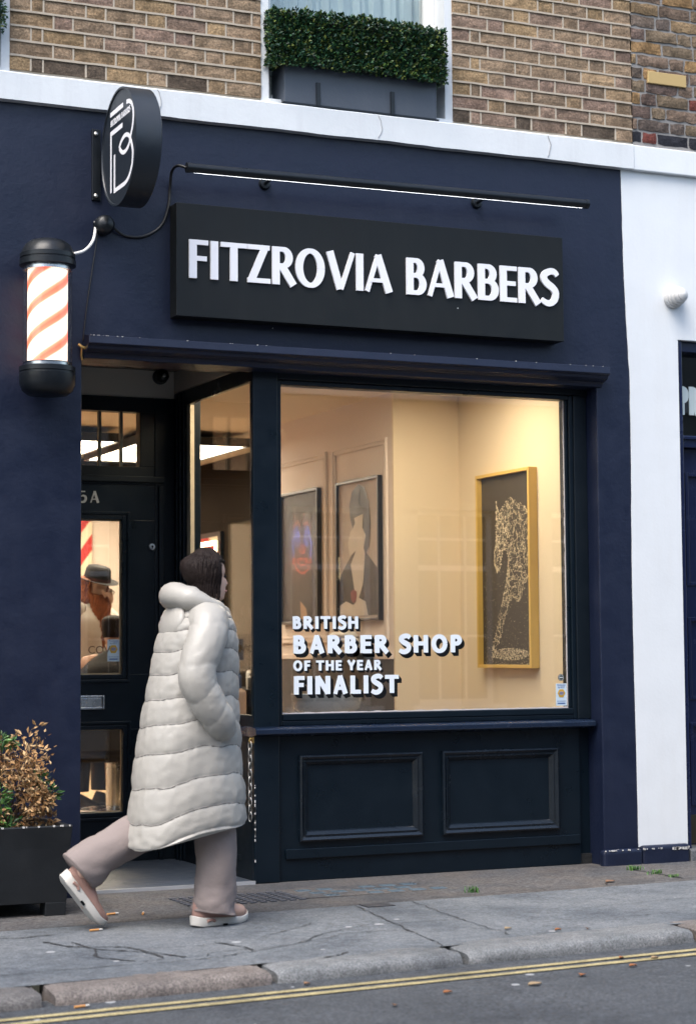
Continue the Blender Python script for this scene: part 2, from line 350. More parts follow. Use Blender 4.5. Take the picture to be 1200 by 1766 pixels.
M_KERBP = stone("pinkish_granite", (0.125, 0.108, 0.10), (0.17, 0.152, 0.142), 0.4, 0.7, 120, 0.2, big=5)
M_KERBG = stone("grey_granite", (0.115, 0.125, 0.133), (0.165, 0.173, 0.18), 0.4, 0.7, 130, 0.3, big=5)
M_KERBD = stone("dark_granite", (0.085, 0.083, 0.085), (0.125, 0.12, 0.118), 0.4, 0.7, 130, 0.25, big=5)
M_YEL = stone("yellow_road_paint", (0.26, 0.22, 0.115), (0.37, 0.32, 0.175), 0.3, 0.8, 110, 0.45, big=6)
M_CRACK = paint("crack_dirt", (0.032, 0.033, 0.036), 0.95, 0.3)
def sheet(name, xs, ys, zf, mat, parent=None):
    g = G(); n = len(xs)
    g.add([(x, y, zf(x, y)) for y in ys for x in xs], [(j * n + i, j * n + i + 1, (j + 1) * n + i + 1, (j + 1) * n + i) for j in range(len(ys) - 1) for i in range(n - 1)])
    return link(name, g, mat, parent)
XS = [-300, -60, -20, -8] + [-3.5 + 0.25 * i for i in range(23)] + [8, 20, 60, 300]
road = struct(sheet("road", XS, [-300, -60, -20, -9.0, -8, -6, -4, -3.4, -3, -2.7, -2.5, -2.3], lambda x, y: zr(x) - 0.012 * max(0, min(1.5, -2.5 - y)) * 0, M_ROAD))
tag(road, "dark grey asphalt road with pale specks beyond the kerb", "road")
pav = struct(sheet("pavement", XS, [-2.26, -1.9, -1.6, -1.3, -0.98], lambda x, y: gz(x, y), M_SLAB))
tag(pav, "grey stone slab pavement with cracks in front of the barber shop", "pavement")
mar = struct(sheet("pavement_margin", XS, [-0.98, -0.7, -0.45, -0.2, 0.0, 0.3], lambda x, y: gz(x, y), M_TARMAC))
tag(mar, "brown tarmac strip along the foot of the shop front", "pavement")
rp = struct(sheet("far_pavement", [-300, -30, -10, 0, 10, 30, 300], [-300, -40, -10.6, -9.0], lambda x, y: 0.02, M_SLAB)); tag(rp, "stone pavement on the opposite side of the street", "pavement")
gb = G()
for (ya, yb) in ((-2.575, -2.618), (-2.665, -2.71)):
    xs = [-6 + 0.05 * i for i in range(300)]
    e0 = [ya + 0.004 * noise.noise((x * 5, ya * 9, 0)) + 0.006 * noise.noise((x * 0.7, 3, 0)) for x in xs]
    e1 = [yb + 0.004 * noise.noise((x * 5, yb * 9, 4)) + 0.006 * noise.noise((x * 0.7, 3, 0)) for x in xs]
    g = G(); g.add([(x, y, zr(x) + 0.004) for x, y in zip(xs, e0)] + [(x, y, zr(x) + 0.004) for x, y in zip(xs, e1)], [(i, i + 1, i + 301, i + 300) for i in range(299)])
    link("yellow_line", g, M_YEL, road)
# patch of worn paint under the front wheel track
def crack(pts, w, parent, zoff=0.0035, name="crack", jit=0.012):
    P = catmull([(x, y, 0) for x, y in pts], 22); g = G(); L = []; R2 = []
    for i, p in enumerate(P):
        a, b = P[max(i - 1, 0)], P[min(i + 1, len(P) - 1)]; d = (b - a).normalized(); n = Vector((-d.y, d.x, 0))
        q = p + n * (jit * noise.noise((p.x * 14, p.y * 14, 1)) + .007 * noise.noise((p.x * 55, p.y * 55, 2))); ww = w * (0.18 + abs(noise.noise((p.x * 23, p.y * 23, 7))) * 1.1) * 0.5
        if i in (0, len(P) - 1): ww *= 0.3
        for lst, sg in ((L, 1), (R2, -1)):
            c = q + n * ww * sg; lst.append((c.x, c.y, gz(c.x, c.y) + zoff))
    g.add(L + R2, [(i, i + 1, i + 1 + len(P), i + len(P)) for i in range(len(P) - 1)])
    return link(name, g, M_CRACK, parent)
for pts, w in (([(-3, -1.0), (-1.8, -0.985), (-0.865, -0.993), (0.181, -0.927), (1.2, -0.9), (3.5, -0.88)], 0.012),
               ([(-0.425, -0.995), (-0.5, -1.5), (-0.57, -2.0), (-0.608, -2.26)], 0.014), ([(-0.136, -1.005), (-0.19, -1.5), (-0.238, -1.994)], 0.013),
               ([(0.405, -1.629), (0.75, -1.6), (1.06, -1.58), (2.5, -1.52)], 0.009), ([(0.46, -1.98), (0.8, -1.955), (2.0, -1.9)], 0.010),
               ([(-3.2, -2.05), (-2.2, -2.02), (-1.62, -2.06), (-1.367, -2.007), (-0.95, -1.84), (-0.803, -1.761), (-0.6, -1.8), (-0.45, -1.93)], 0.012),
               ([(-1.9, -1.42), (-1.86, -1.62), (-1.72, -1.78), (-1.68, -1.95), (-1.78, -2.0)], 0.026), ([(-2.0, -1.35), (-1.93, -1.52), (-1.75, -1.63), (-1.69, -1.80), (-1.60, -1.98)], 0.03),
               ([(-1.86, -1.62), (-1.9, -1.82), (-1.80, -1.97)], 0.02), ([(-1.72, -1.7), (-1.5, -1.75), (-1.38, -1.74)], 0.012), ([(-1.38, -1.70), (-1.32, -1.86), (-1.32, -1.98)], 0.02),
               ([(-1.32, -1.93), (-1.45, -1.93), (-1.52, -2.0)], 0.011), ([(-1.32, -1.94), (-1.1, -1.90), (-0.9, -1.72), (-0.62, -1.58)], 0.012), ([(-1.15, -1.66), (-1.0, -1.56), (-0.82, -1.42)], 0.014),
               ([(-1.13, -2.28), (-1.05, -2.24), (-1.0, -2.2)], 0.025), ([(-0.62, -1.58), (-0.42, -1.62), (-0.2, -1.65)], 0.009), ([(-0.3, -1.9), (-0.22, -2.02), (-0.25, -2.15)], 0.012),
               ([(0.0, -2.0), (0.1, -2.15)], 0.010), ([(0.55, -0.55), (0.62, -0.93)], 0.012), ([(1.47, -0.30), (1.47, -0.6), (1.46, -0.88)], 0.03), ([(-2.2, -1.15), (-2.05, -1.2), (-1.9, -1.18)], 0.02)):
    crack(pts, w, pav if pts[0][1] < -0.97 else mar)
# worn inspection cover, pavement lights
g = G(); g.box(-0.40, -0.262, -1.09, -0.985, gz(-.3, -1) - 0.01, gz(-.3, -1) + 0.004)
dr = link("drain_cover", g, paint("cast_iron", (0.03, 0.032, 0.04), 0.5, 0.3, 0.003, 160), None); tag(dr, "small square dark iron cover set in the pavement before the shop", "cover")
lg = thing("pavement_light_panel", (-0.15, -0.5, 0), "panel of blue glass pavement lights below the shop window", "pavement light")
g = G()
g2 = G()
for r in range(3):
    for c in range(6):
        x = -0.47 + c * 0.115 + r * 0.03; y = -0.36 - r * 0.11
        if (r * 5 + c * 3) % 7 == 6: continue
        g.box(x, x + 0.075, y - 0.055, y, 0.001, gz(x, y) + 0.006)
link("glass_lens", g, paint("blue_glass_lens", (0.085, 0.12, 0.15), 0.3, 0.4, 0.002, 40), lg, bevel=0.003)
g2.box(-0.55, 0.30, -0.66, -0.30, -0.05, 0.0032 + gz(-.1, -.3))
link("iron_frame", g2, M_TARMAC, lg)
lg2 = thing("cellar_grating", (-1.05, -0.5, 0), "worn cast iron cellar grating in the tarmac behind the walking person's shoe", "grating")
g = G()
for r in range(7):
    for c in range(12):
        x = -1.12 + c * 0.05; y = -0.36 - r * 0.05; g.box(x, x + 0.03, y - 0.028, y, 0.0, gz(x, y) + 0.0065)
link("grate_bar", g, paint("grating_iron", (0.075, 0.08, 0.095), 0.45, 0.3, 0.002, 90), lg2)
# kerbstones
KS = [(-4.3, -3.36, M_KERBG, "grey granite kerbstone past the left edge planter, outermost left"), (-3.345, -2.29, M_KERBD, "dark granite kerbstone at the left, below the planter"),
      (-2.245, -1.41, M_KERBP, "pinkish granite kerbstone below the walking person"), (-1.385, -0.60, M_KERBG, "pale grey granite kerbstone left of the middle kerb gap"),
      (-0.575, 0.485, M_KERBG, "long grey granite kerbstone in front of the white wall"), (0.505, 1.5, M_KERBP, "granite kerbstone at the right end beyond the last gap"), (1.52, 2.7, M_KERBG, "far right granite kerbstone before the neighbour's door")]
for i, (a, b, m, lab) in enumerate(KS):
    g = G(); n = max(4, int((b - a) / 0.03)); prof = []
    for k in range(10):                       # back bottom, back top, rounded nose, front bottom
        pass
    base = [(-2.20, -0.25), (-2.20, 0.0), (-2.30, 0.002), (-2.38, 0.0), (-2.405, -0.005), (-2.420, -0.015), (-2.427, -0.032), (-2.430, -0.055), (-2.432, -0.25)]
    rings = []
    for k in range(n + 1):
        x = lerp(a, b, k / n); e = min(k, n - k); rnd = 0.010 * math.exp(-e * 1.1)
        ring = []
        for y, z in base:
            dz = 0.005 * noise.noise((x * 6, y * 9, i)) + 0.004 * noise.noise((x * 34, y * 30, i))
            dy = 0.008 * noise.noise((x * 6, z * 20, i + 5)) + 0.004 * noise.noise((x * 40, z * 50, i))
            ring.append((x + 0.01 * noise.noise((y * 10, z * 20, k)) * (e == 0), y + (dy + rnd if y < -2.25 else 0), z + zt(x) + (dz - rnd if z > -0.2 and y < -2.21 else 0)))
        rings.append([Vector(p) for p in ring])
    g.rings(rings)
    o = link("kerb_stone", g, m, None, smooth=True, autosmooth=50); tag(o, lab, "kerbstone", "granite kerbstones along the road")

# ================================================================== brick
BR = [(0.306, 0.218, 0.141), (0.328, 0.226, 0.134), (0.278, 0.199, 0.134), (0.267, 0.186, 0.137), (0.256, 0.174, 0.132), (0.312, 0.22, 0.144), (0.29, 0.205, 0.134), (0.34, 0.233, 0.13)]
BRD = [(0.139, 0.107, 0.085), (0.17, 0.121, 0.089), (0.207, 0.149, 0.098), (0.251, 0.173, 0.098), (0.147, 0.103, 0.085), (0.185, 0.138, 0.092), (0.311, 0.193, 0.092), (0.132, 0.103, 0.087)]
M_BRICK = attrmat("stock_brick", 0.88, 0.006, 85, 0.2, 0.42)
M_MORT = paint("cream_pointing", (0.40, 0.345, 0.275), 0.85, 0.12, 0.0015, 120, spec=0.2)
M_MORTD = paint("grey_old_mortar", (0.24, 0.23, 0.22), 0.9, 0.2, 0.003, 90, spec=0.2)
CZ0, CH = 4.050, 0.0752
def brickwork(gB, gM, x0, x1, z1, yf, style, seed, row0=0, jamb=True, zstart=CZ0):
    rnd = random.Random(seed); r = row0; z = zstart
    while z < z1:
        x = x0; seq = []
        if jamb: seq = [0.105, 0.062] if r % 2 == 0 else []
        else: seq = [rnd.uniform(.03, .21)]; k0 = rnd.randint(0, 1)
        k = 0 if jamb else k0
        while x < x1 - 0.01:
            if seq: w = seq.pop(0)
            else:
                w = 0.218 if k % 2 == 0 else 0.103; k += 1
            xe = min(x + w + rnd.uniform(-.004, .004), x1); jw = 0.014 if style else 0.009
            if x1 - xe < 0.045: xe = x1
            pal = BRD if style else BR; c = rnd.choice(pal); q = rnd.uniform(0.82, 1.2); c = tuple(v * q for v in c)
            if style and rnd.random() < 0.05: c = (0.16, 0.05, 0.04)
            if z < CZ0 + 0.01 and rnd.random() < (0.75 if style else 0.4): c = (0.022, 0.023, 0.03) if style else (0.10, 0.075, 0.055)
            dy = rnd.uniform(-.003, .003); h = 0.0045 + (0.0028 if style else 0)
            nx = 5; nz = 3; A = []
            xa, xb, za, zb = x + (jw / 2 if x > x0 else 0), xe - (jw / 2 if xe < x1 else 0), z + h, z + CH - h
            for j in range(nz + 1):
                for i in range(nx + 1):
                    px, pz = lerp(xa, xb, i / nx), lerp(za, zb, j / nz); edge = i in (0, nx) or j in (0, nz)
                    wob = (0.010 if style else 0.003)
                    A.append((px + wob * noise.noise((px * 40, pz * 40, 3)) * (edge and xa > x0 and xb < x1), yf + dy + 0.003 * noise.noise((px * 30, pz * 30, 0)) + (0.003 if edge else 0), pz + wob * noise.noise((px * 25, pz * 60, 9)) * edge))
            n0 = len(A); B = [(p[0], yf + 0.08, p[2]) for p in A]
            fs = [(j * (nx + 1) + i, j * (nx + 1) + i + 1, (j + 1) * (nx + 1) + i + 1, (j + 1) * (nx + 1) + i) for j in range(nz) for i in range(nx)]
            per = list(range(nx + 1)) + [(j + 1) * (nx + 1) - 1 for j in range(1, nz + 1)] + [nz * (nx + 1) + i for i in range(nx - 1, -1, -1)] + [j * (nx + 1) for j in range(nz - 1, 0, -1)]
            fs += [(per[i], per[i] + n0, per[(i + 1) % len(per)] + n0, per[(i + 1) % len(per)]) for i in range(len(per))]
            gB.add(A + B, fs, c)
            if xe < x1 and not style:   # perpend ribbon
                gM.box(xe - 0.0045, xe + 0.0045, yf - 0.0005 + rnd.uniform(-.001, .001), yf + 0.02, z + 0.004, z + CH - 0.004)
            x = xe
        if not style:                   # raised bed joint ribbon
            zc = z + CH; n = max(2, int((x1 - x0) / 0.025)); rings = []
            for i in range(n + 1):
                px = lerp(x0, x1, i / n); dz = 0.0022 * noise.noise((px * 9, zc * 7, 2)); th = 0.0051 + 0.0015 * noise.noise((px * 22, zc * 3, 5)); yy = yf - 0.0042 + 0.001 * noise.noise((px * 15, zc, 8))
                rings.append([Vector((px, yy, zc + dz - th)), Vector((px, yf + 0.02, zc + dz - th)), Vector((px, yf + 0.02, zc + dz + th)), Vector((px, yy, zc + dz + th))])
            gM.rings(rings)
        z += CH; r += 1

# ================================================================== the shop building
shop = thing("shop_building", (0, 0, 0), "navy painted barber shop with brown brick storey above and large front window", "building")
ZT = 4.03                          # top of the white band
g = G()
g.prism([(-6.5, -0.02), (-1.478, -0.02), (-1.478, 2.66), (1.474, 2.66), (1.474, -0.02), (1.76, -0.02), (1.76, 3.91), (-6.5, 3.91)], -0.10, 0.28)
front = link("front_wall", g, M_NAVY, shop, bevel=0.006)
# string course with uneven lower edge
g = G(); n = 150; rings = []
for i in range(n + 1):
    x = lerp(-6.5, 1.72, i / n); zb = 3.886 + 0.004 * noise.noise((x * 3, 0, 0)) + 0.003 * noise.noise((x * 14, 4, 0)); y = -0.142 + 0.003 * noise.noise((x * 5, 1, 1))
    ztp = ZT + 0.003 * noise.noise((x * 4, 9, 0))
    rings.append([Vector(p) for p in ((x, y, zb), (x, -0.06, zb - 0.006), (x, 0.3, zb), (x, 0.3, ztp), (x, -0.09, ztp + 0.004), (x, y + 0.006, ztp - 0.003), (x, y, ztp - 0.01))])
g.rings(rings)
link("string_course", g, M_BAND, shop, smooth=True, autosmooth=40)
for cx, w in ((1.16, 0.004), (0.13, 0.002), (-1.1, 0.0015)):    # cracks in the band
    pts = [(cx + 0.014 * noise.noise((k, cx, 0)) + 0.02 * sin(k * .35), ZT - 0.01 - k * 0.0135) for k in range(10)]; g = G()
    g.rings([[Vector((x - w / 2, -0.1435 - .0022, z)), Vector((x + w / 2, -0.1435 - .0022, z)), Vector((x + w / 2, -0.13, z)), Vector((x - w / 2, -0.13, z))] for x, z in pts])
    link("band_crack", g, paint("grey_crack", (0.32, 0.32, 0.33), .9, .1), shop)
YB = -0.095
for xa, xb, sd_ in ((-1.845, -0.518, 11), (0.602, 1.742, 12), (-5.2, -2.95, 14)):
    gB, gM = G(), G(); brickwork(gB, gM, xa, xb, 5.6, YB, 0, sd_); gM.box(xa, xb, YB + 0.0095, 0.3, ZT, 5.6)
    bw_ = link("brick_wall", gB, M_BRICK, shop); link("brick_pointing", gM, M_MORT, bw_)
# upstairs windows
def sash(x0, x1, nm="upper_window"):
    fr = G(); w = 0.06
    fr.frame(x0 + 0.045, x1 - 0.045, ZT + 0.03, 5.6, w, 0.03, 0.10)
    fr.box(x0 + 0.105, x1 - 0.105, 0.045, 0.085, 4.92, 4.97)
    f = link(nm, fr, paint("white_sash_gloss", (0.74, 0.75, 0.74), 0.35, 0.05, chips=.01), shop, bevel=0.004)
    r = G(); r.box(x0, x0 + 0.045, -0.088, 0.12, ZT, 5.6); r.box(x1 - 0.045, x1, -0.088, 0.12, ZT, 5.6); r.box(x0 + 0.045, x1 - 0.045, -0.09, 0.12, ZT, ZT + 0.03)
    link("window_reveal", r, M_BAND, f)
    p = G(); p.box(x0 + 0.105, x1 - 0.105, 0.062, 0.068, ZT + 0.08, 4.93); link("pane", p, M_GLASS, f)
    c = G(); n = 60; pts = [(lerp(x0 + 0.05, x1 - 0.05, i / n), 0.2 + 0.012 * sin(i * 1.1) + 0.008 * sin(i * 2.3)) for i in range(n + 1)]
    c.rings([[Vector((x, y, ZT)), Vector((x, y + .004, ZT)), Vector((x, y + .004, 5.5)), Vector((x, y, 5.5))] for x, y in pts])
    link("net_curtain", c, paint("pale_teal_curtain", (0.40, 0.50, 0.50), 0.9, 0.1), f, smooth=True, autosmooth=40)
sash(-0.518, 0.602); sash(-2.95, -1.845)
g = G(); g.box(-6.5, 4.2, 0.31, 0.5, 2.98, 5.6); g.box(-6.5, 4.2, 0.5, 9, 5.5, 5.6); g.box(-9, 9, 0.32, 9, 5.61, 9.5)  # top box is an unseen mass, its height set for the shadow it casts
link("upper_wall_and_sun_block", g, paint("upper_room_grey", (0.30, 0.33, 0.33), .9, .05), shop)

# cornice over the shopfront
cp = [(-0.10, 2.755), (-0.195, 2.738), (-0.20, 2.70), (-0.188, 2.692), (-0.180, 2.690), (-0.172, 2.676), (-0.150, 2.664), (-0.128, 2.660), (-0.118, 2.650), (-0.112, 2.636), (0.03, 2.632), (0.03, 2.755)]
g = G(); g.prism(cp, -1.47, 1.505, 'x'); link("cornice", g, [M_NAVY], shop, bevel=0.002)
g = G()
rc = random.Random(5)
for i in range(26):
    x = rc.choice([rc.uniform(-1.46, -1.2), rc.uniform(-1.46, 1.5)]); s = rc.uniform(.001, .0028)
    g.box(x - s * rc.uniform(.6, 2.2), x + s, -0.1985, -0.192, 2.738 - s * .6, 2.739 + s * .3)
for i in range(46):                                   # flakes on the sill and corner post edge
    z = rc.choice([rc.uniform(0.10, 0.5), rc.uniform(0.25, 0.42)]); s = rc.uniform(.0015, .006); g.box(-0.5345, -0.531 + s * .3, -0.0035, s * .4, z - s, z + s * rc.uniform(.8, 3))
link("flaked_paint", g, paint("bare_flaked_paint", (0.55, 0.54, 0.52), .8, .15), shop)
# shopfront joinery
g = G()
g.box(-0.535, -0.395, 0.0, 0.035, 0.0, 2.66); g.box(-0.50, -0.395, 0.035, 0.14, 0.0, 2.66); link("corner_post", g, M_JOIN, shop, bevel=0.006)
g = G(); g.box(-0.395, 1.474, 0.0, 0.12, 2.60, 2.66); g.box(1.39, 1.474, 0.012, 0.12, 0.797, 2.60)
link("window_head", g, M_JOINB, shop, bevel=0.004)
win = G(); win.frame(-0.395, 1.39, 0.797, 2.60, 0.026, 0.02, 0.10); win.box(-0.369, 1.364, 0.015, 0.10, 0.823, 0.858); win.box(1.346, 1.364, 0.035, 0.10, 0.858, 2.574)
wf = link("shop_window", win, M_JOIN, shop, bevel=0.005)
g = G(); g.box(-0.369, 1.346, 0.052, 0.058, 0.858, 2.574); pane = link("pane", g, M_GLASS, wf)
g = G(); 
for i in range(90):
    x = lerp(-0.369, 1.346, i / 90); h = 0.010 + 0.005 * noise.noise((x * 20, 0, 2)); g.box(x, lerp(-0.369, 1.346, (i + 1) / 90), 0.046, 0.051, 0.858, 0.858 + max(.003, h - .004))
for i in range(70):
    z = lerp(0.87, 2.574, i / 70); h = 0.004 + 0.004 * noise.noise((z * 20, 3, 2)); g.box(1.346 - max(.001, h), 1.346, 0.046, 0.051, z, z + .0245)
link("putty_edge", g, paint("pale_putty", (0.55, 0.52, 0.52), .7, .1), wf)
g = G(); g.prism([(-0.052, 0.755), (-0.060, 0.760), (-0.060, 0.785), (-0.045, 0.792), (0.02, 0.797), (0.12, 0.797), (0.12, 0.745), (-0.005, 0.745), (-0.02, 0.75)], -0.548, 1.462, 'x')
g.prism([(-0.548, 0.755), (-0.548, 0.792), (-0.50, 0.797), (-0.41, 0.797), (-0.41, 0.745), (-0.535, 0.745)], 0.121, 1.088, 'y')
link("window_sill", g, paint("navy_gloss_sill", (0.007, 0.014, 0.032), 0.22, .15, .0008, 30, spec=.6), shop, bevel=0.003)
# stallriser with two raised panels
g = G(); g.box(-0.395, 1.40, 0.02, 0.10, 0.0, 0.745); g.box(1.40, 1.474, 0.045, 0.12, 0.0, 0.745)
g.box(-0.36, 1.39, 0.004, 0.02, 0.115, 0.165)
sr = link("stallriser", g, M_JOIN, shop, bevel=0.003)
for (x0, x1, z0, z1) in ((-0.285, 0.425, 0.20, 0.645), (0.54, 1.255, 0.20, 0.645)):
    p = G(); w = 0.055
    prof = [(0, 0.02), (0.002, -0.004), (0.010, -0.010), (0.026, 0.004), (0.032, 0.004), (0.034, -0.002), (0.050, 0.013), (w, 0.019)]
    rings = []
    for d, y in prof: rings.append([Vector((x0 + d, y, z0 + d)), Vector((x1 - d, y, z0 + d)), Vector((x1 - d, y, z1 - d)), Vector((x0 + d, y, z1 - d))])
    p.rings(rings, cap=False); link("panel_moulding", p, paint("navy_gloss_moulding", (0.0045, 0.0085, 0.014), 0.22, .15, .0006, 30, spec=.55), sr)
g = G(); g.box(-0.395, 1.474, 0.03, 0.10, -0.02, 0.055); link("kick_board", g, paint("dirty_black_plinth", (0.006, 0.007, 0.008), .8, .5, .006, 30, chips=.05), shop)
# entrance recess: side stallriser, side pane
g = G(); g.box(-0.53, -0.505, 0.035, 1.09, 0.0, 0.745); g.box(-0.534, -0.53, 0.2, 1.02, 0.10, 0.13); link("side_stallriser", g, M_JOINB, shop, bevel=0.003)
g = G(); g.box(-0.53, -0.505, 0.035, 1.09, 2.585, 2.67); g.box(-0.53, -0.505, 0.035, 1.09, 0.797, 0.855); g.box(-0.535, -0.43, 1.09, 1.40, 0.0, 2.67)
g.box(-0.548, -0.535, 1.115, 1.14, 0, 2.66); g.box(-0.548, -0.535, 1.17, 1.20, 0, 2.66)
sf = link("side_window", g, M_JOIN, shop, bevel=0.004)
g = G(); g.box(-0.522, -0.517, 0.036, 1.09, 0.855, 2.585); link("pane", g, M_GLASS2, sf)
g = G(); g.box(-0.514, -0.49, 1.03, 1.089, 0.856, 2.584); link("pane_lining", g, M_CREAM, sf)
g = G(); g.box(-0.53, -0.45, 0.036, 1.40, 2.675, 2.80); g.box(-1.62, -0.535, 1.25, 1.38, 2.64, 2.80)
link("recess_frieze", g, M_FRIEZE, shop)
g = G(); g.box(-1.62, -0.40, 0.03, 1.40, 2.80, 2.83); link("recess_ceiling", g, M_WOODC, shop)
g = G(); g.box(-1.75, -1.60, 0.28, 1.40, 0.0, 2.80); link("recess_side_wall", g, M_NAVY, shop)
g = G(); g.box(-1.62, -0.535, 0.0, 1.24, -0.02, 0.014)
link("threshold", g, paint("slate_threshold_tiles", (0.06, 0.075, 0.10), .35, .35, .003, 40, bscale2=5), shop)
g = G(); g.box(-1.47, -0.535, -0.012, 0.0, -0.02, 0.017); link("threshold_nosing", g, paint("worn_aluminium", (0.55, 0.56, 0.58), .4, .15, metal=.6), shop)
# door
YD = 1.24
dg = G()
dx0, dx1 = -1.50, -0.655
def holes(g, x0, x1, z0, z1, hs, y0, y1):
    """solid board with rectangular holes hs=(x0,x1,z0,z1), stacked bottom to top"""
    z = z0
    for (a, b, c, d) in hs:
        g.box(x0, x1, y0, y1, z, c); g.box(x0, a, y0, y1, c, d); g.box(b, x1, y0, y1, c, d); z = d
    g.box(x0, x1, y0, y1, z, z1)
holes(dg, dx0, dx1, 0.10, 2.135, [(-1.36, -0.845, 0.29, 0.752), (-1.36, -0.85, 1.06, 1.935)], YD, YD + 0.045)
for a, b, c, d in ((-1.36, -0.845, 0.29, 0.752), (-1.36, -0.85, 1.06, 1.935)):
    dg.frame(a - 0.045, b + 0.045, c - 0.045, d + 0.045, 0.016, YD - 0.010, YD); dg.frame(a - 0.022, b + 0.022, c - 0.022, d + 0.022, 0.022, YD - 0.005, YD)
door = link("door", dg, M_JOIN, shop, bevel=0.003)
g = G(); g.box(-1.36, -0.845, YD + 0.018, YD + 0.024, 0.29, 0.752); g.box(-1.36, -0.85, YD + 0.018, YD + 0.024, 1.06, 1.935); link("door_pane", g, M_GLASS, door)
g = G(); g.frame(-1.36, -0.85, 1.06, 1.935, 0.008, YD + 0.0245, YD + 0.03); g.frame(-1.36, -0.845, 0.29, 0.752, 0.006, YD + 0.0245, YD + 0.03); link("glazing_bead", g, paint("pale_oak_bead", (0.55, 0.40, 0.22), .5, .1), door)
g = G(); g.frame(-1.21, -0.954, 0.866, 0.943, 0.012, YD - 0.012, YD - 0.001); g.box(-1.195, -0.969, YD - 0.008, YD - 0.001, 0.880, 0.929); link("letterbox", g, M_CHROME, door, bevel=0.002)
g = G(); g.lathe([(0.0, -0.014), (0.017, -0.013), (0.019, -0.005), (0.019, 0.0)], (-0.674, YD, 1.784), 'y', 20); link("lock", g, M_CHROME, door, smooth=True, autosmooth=40)
g = G(); g.lathe([(0.0, -0.016), (0.006, -0.0155), (0.006, -0.013)], (-0.674, YD, 1.786), 'y', 12); g.box(-0.677, -0.671, YD - .016, YD - .013, 1.774, 1.786); link("keyhole", g, M_VINYLB, door)
g = G(); PY = lambda x, y, d: (x, d, y)
letters(g, "5A", -1.105, -0.985, 2.028, 0.066, 0.2, 0.1, PY, YD - 0.003, YD - 0.0005, gap=.3)
link("door_number", g, paint("silver_number_paint", (0.45, 0.46, 0.46), .4, .05), door)
textmesh("COV", 0.062, paint("brown_vinyl", (0.13, 0.10, 0.08), .5, .05), door, "door_lettering", (-1.045, YD + 0.0165, 1.178), (1, 0, 0), (0, 0, 1))
g = G(); g.box(-1.62, dx0, YD, YD + .08, 0.014, 2.64); g.box(dx1, -0.535, YD, YD + .08, 0.014, 2.64); g.box(dx0, dx1, YD, YD + .08, 2.135, 2.24); g.box(dx0, dx1, YD, YD + .08, 2.555, 2.64); g.box(dx0, dx1, YD - .01, YD + .1, 0.014, 0.095)
g.box(dx0, -1.44, YD, YD + .08, 2.24, 2.555); g.box(-0.743, dx1, YD, YD + .08, 2.24, 2.555); g.box(dx1 + .02, dx1 + .05, YD - .02, YD, .014, 2.13); g.box(dx0, -0.6, YD - .02, YD - .001, 2.15, 2.185)
dfm = link("door_frame", g, M_JOINB, shop, bevel=0.004)
g = G()
for k in range(5):
    x = -0.847 - 0.127 * k; g.box(x - .008, x + .008, YD + .02, YD + .05, 2.24, 2.555)
link("fanlight_bar", g, paint("fanlight_bar_paint", (0.10, 0.11, 0.10), .4, .1), dfm)
g = G(); g.box(-1.44, -0.743, YD + .032, YD + .038, 2.24, 2.555); link("fanlight_pane", g, M_GLASS, dfm)
# plinth of the pilaster
g = G(); g.box(1.44, 1.69, -0.155, -0.098, -0.03, 0.088); g.box(1.69, 2.0, -0.155, -0.098, -0.03, 0.10); pl = link("pilaster_plinth", g, M_NAVY, shop, bevel=0.02, seg=3)
g = G()
for i in range(24):
    x = rc.uniform(1.44, 2.0); s = rc.uniform(.001, .004); g.box(x - s * 1.5, x + s, -0.158, -0.15, 0.083 - s, 0.086 + s * .3)
for i in range(9):
    x = rc.uniform(1.86, 1.99); s = rc.uniform(.003, .010); g.box(x - s, x + s, -0.158, -0.15, 0.08 - s, 0.085)
link("flaked_edge", g, MATS["bare_flaked_paint"], pl)

# interior shell
g = G(); g.box(-2.05, -1.9, 0.28, 8.4, 0, 2.81); g.box(-1.9, 1.5, 8.2, 8.4, 0, 2.81); g.box(-1.9, -1.75, 0.281, 1.40, 0, 2.81)
link("interior_wall", g, M_ROSE, shop)
g = G(); g.box(1.5, 1.62, 0.13, 1.62, 0, 2.81); link("window_side_wall", g, M_CREAM, shop)
g = G(); g.box(1.04, 1.5, 1.62, 1.64, 0, 2.81); link("chimney_breast_face", g, M_CREAM, shop)
g = G(); g.box(1.04, 1.5, 1.641, 3.95, 1.14, 2.81); link("picture_wall", g, M_ROSE, shop)
g = G(); g.box(1.039, 1.5, 1.641, 3.95, 0, 1.13); dado = link("dado_panel", g, M_DADO, shop)
g = G(); g.box(1.022, 1.04, 1.641, 3.95, 1.13, 1.165); link("dado_rail", g, M_ROSE, shop, bevel=.004)
g = G()
for (a, b) in ((1.70, 2.555), (2.66, 3.62)):
    for d, w, x in ((0, .018, 1.022), (.018, .014, 1.03), (.032, .010, 1.026)):
        y0, y1, z0, z1 = a + d, b - d, 1.24 + d, 2.53 - d
        g.box(x, 1.0395, y0, y0 + w, z0, z1); g.box(x, 1.0395, y1 - w, y1, z0, z1); g.box(x, 1.0395, y0 + w, y1 - w, z0, z0 + w); g.box(x, 1.0395, y0 + w, y1 - w, z1 - w, z1)
link("wall_panel_moulding", g, M_ROSE, shop, bevel=.002)
g = G(); g.box(1.53, 1.62, 3.95, 8.4, 0, 2.81); g.box(1.5, 1.53, 3.95, 3.97, 0, 2.81); link("dark_side_wall", g, M_TAUPE, shop)
g = G(); g.box(-1.9, 1.62, 0.29, 1.40, 2.83, 2.95); g.box(-1.9, 1.62, 1.40, 8.4, 2.81, 2.95); g.box(-0.40, 1.62, 0.13, 1.40, 2.81, 2.83); link("shop_ceiling", g, M_CEIL, shop)
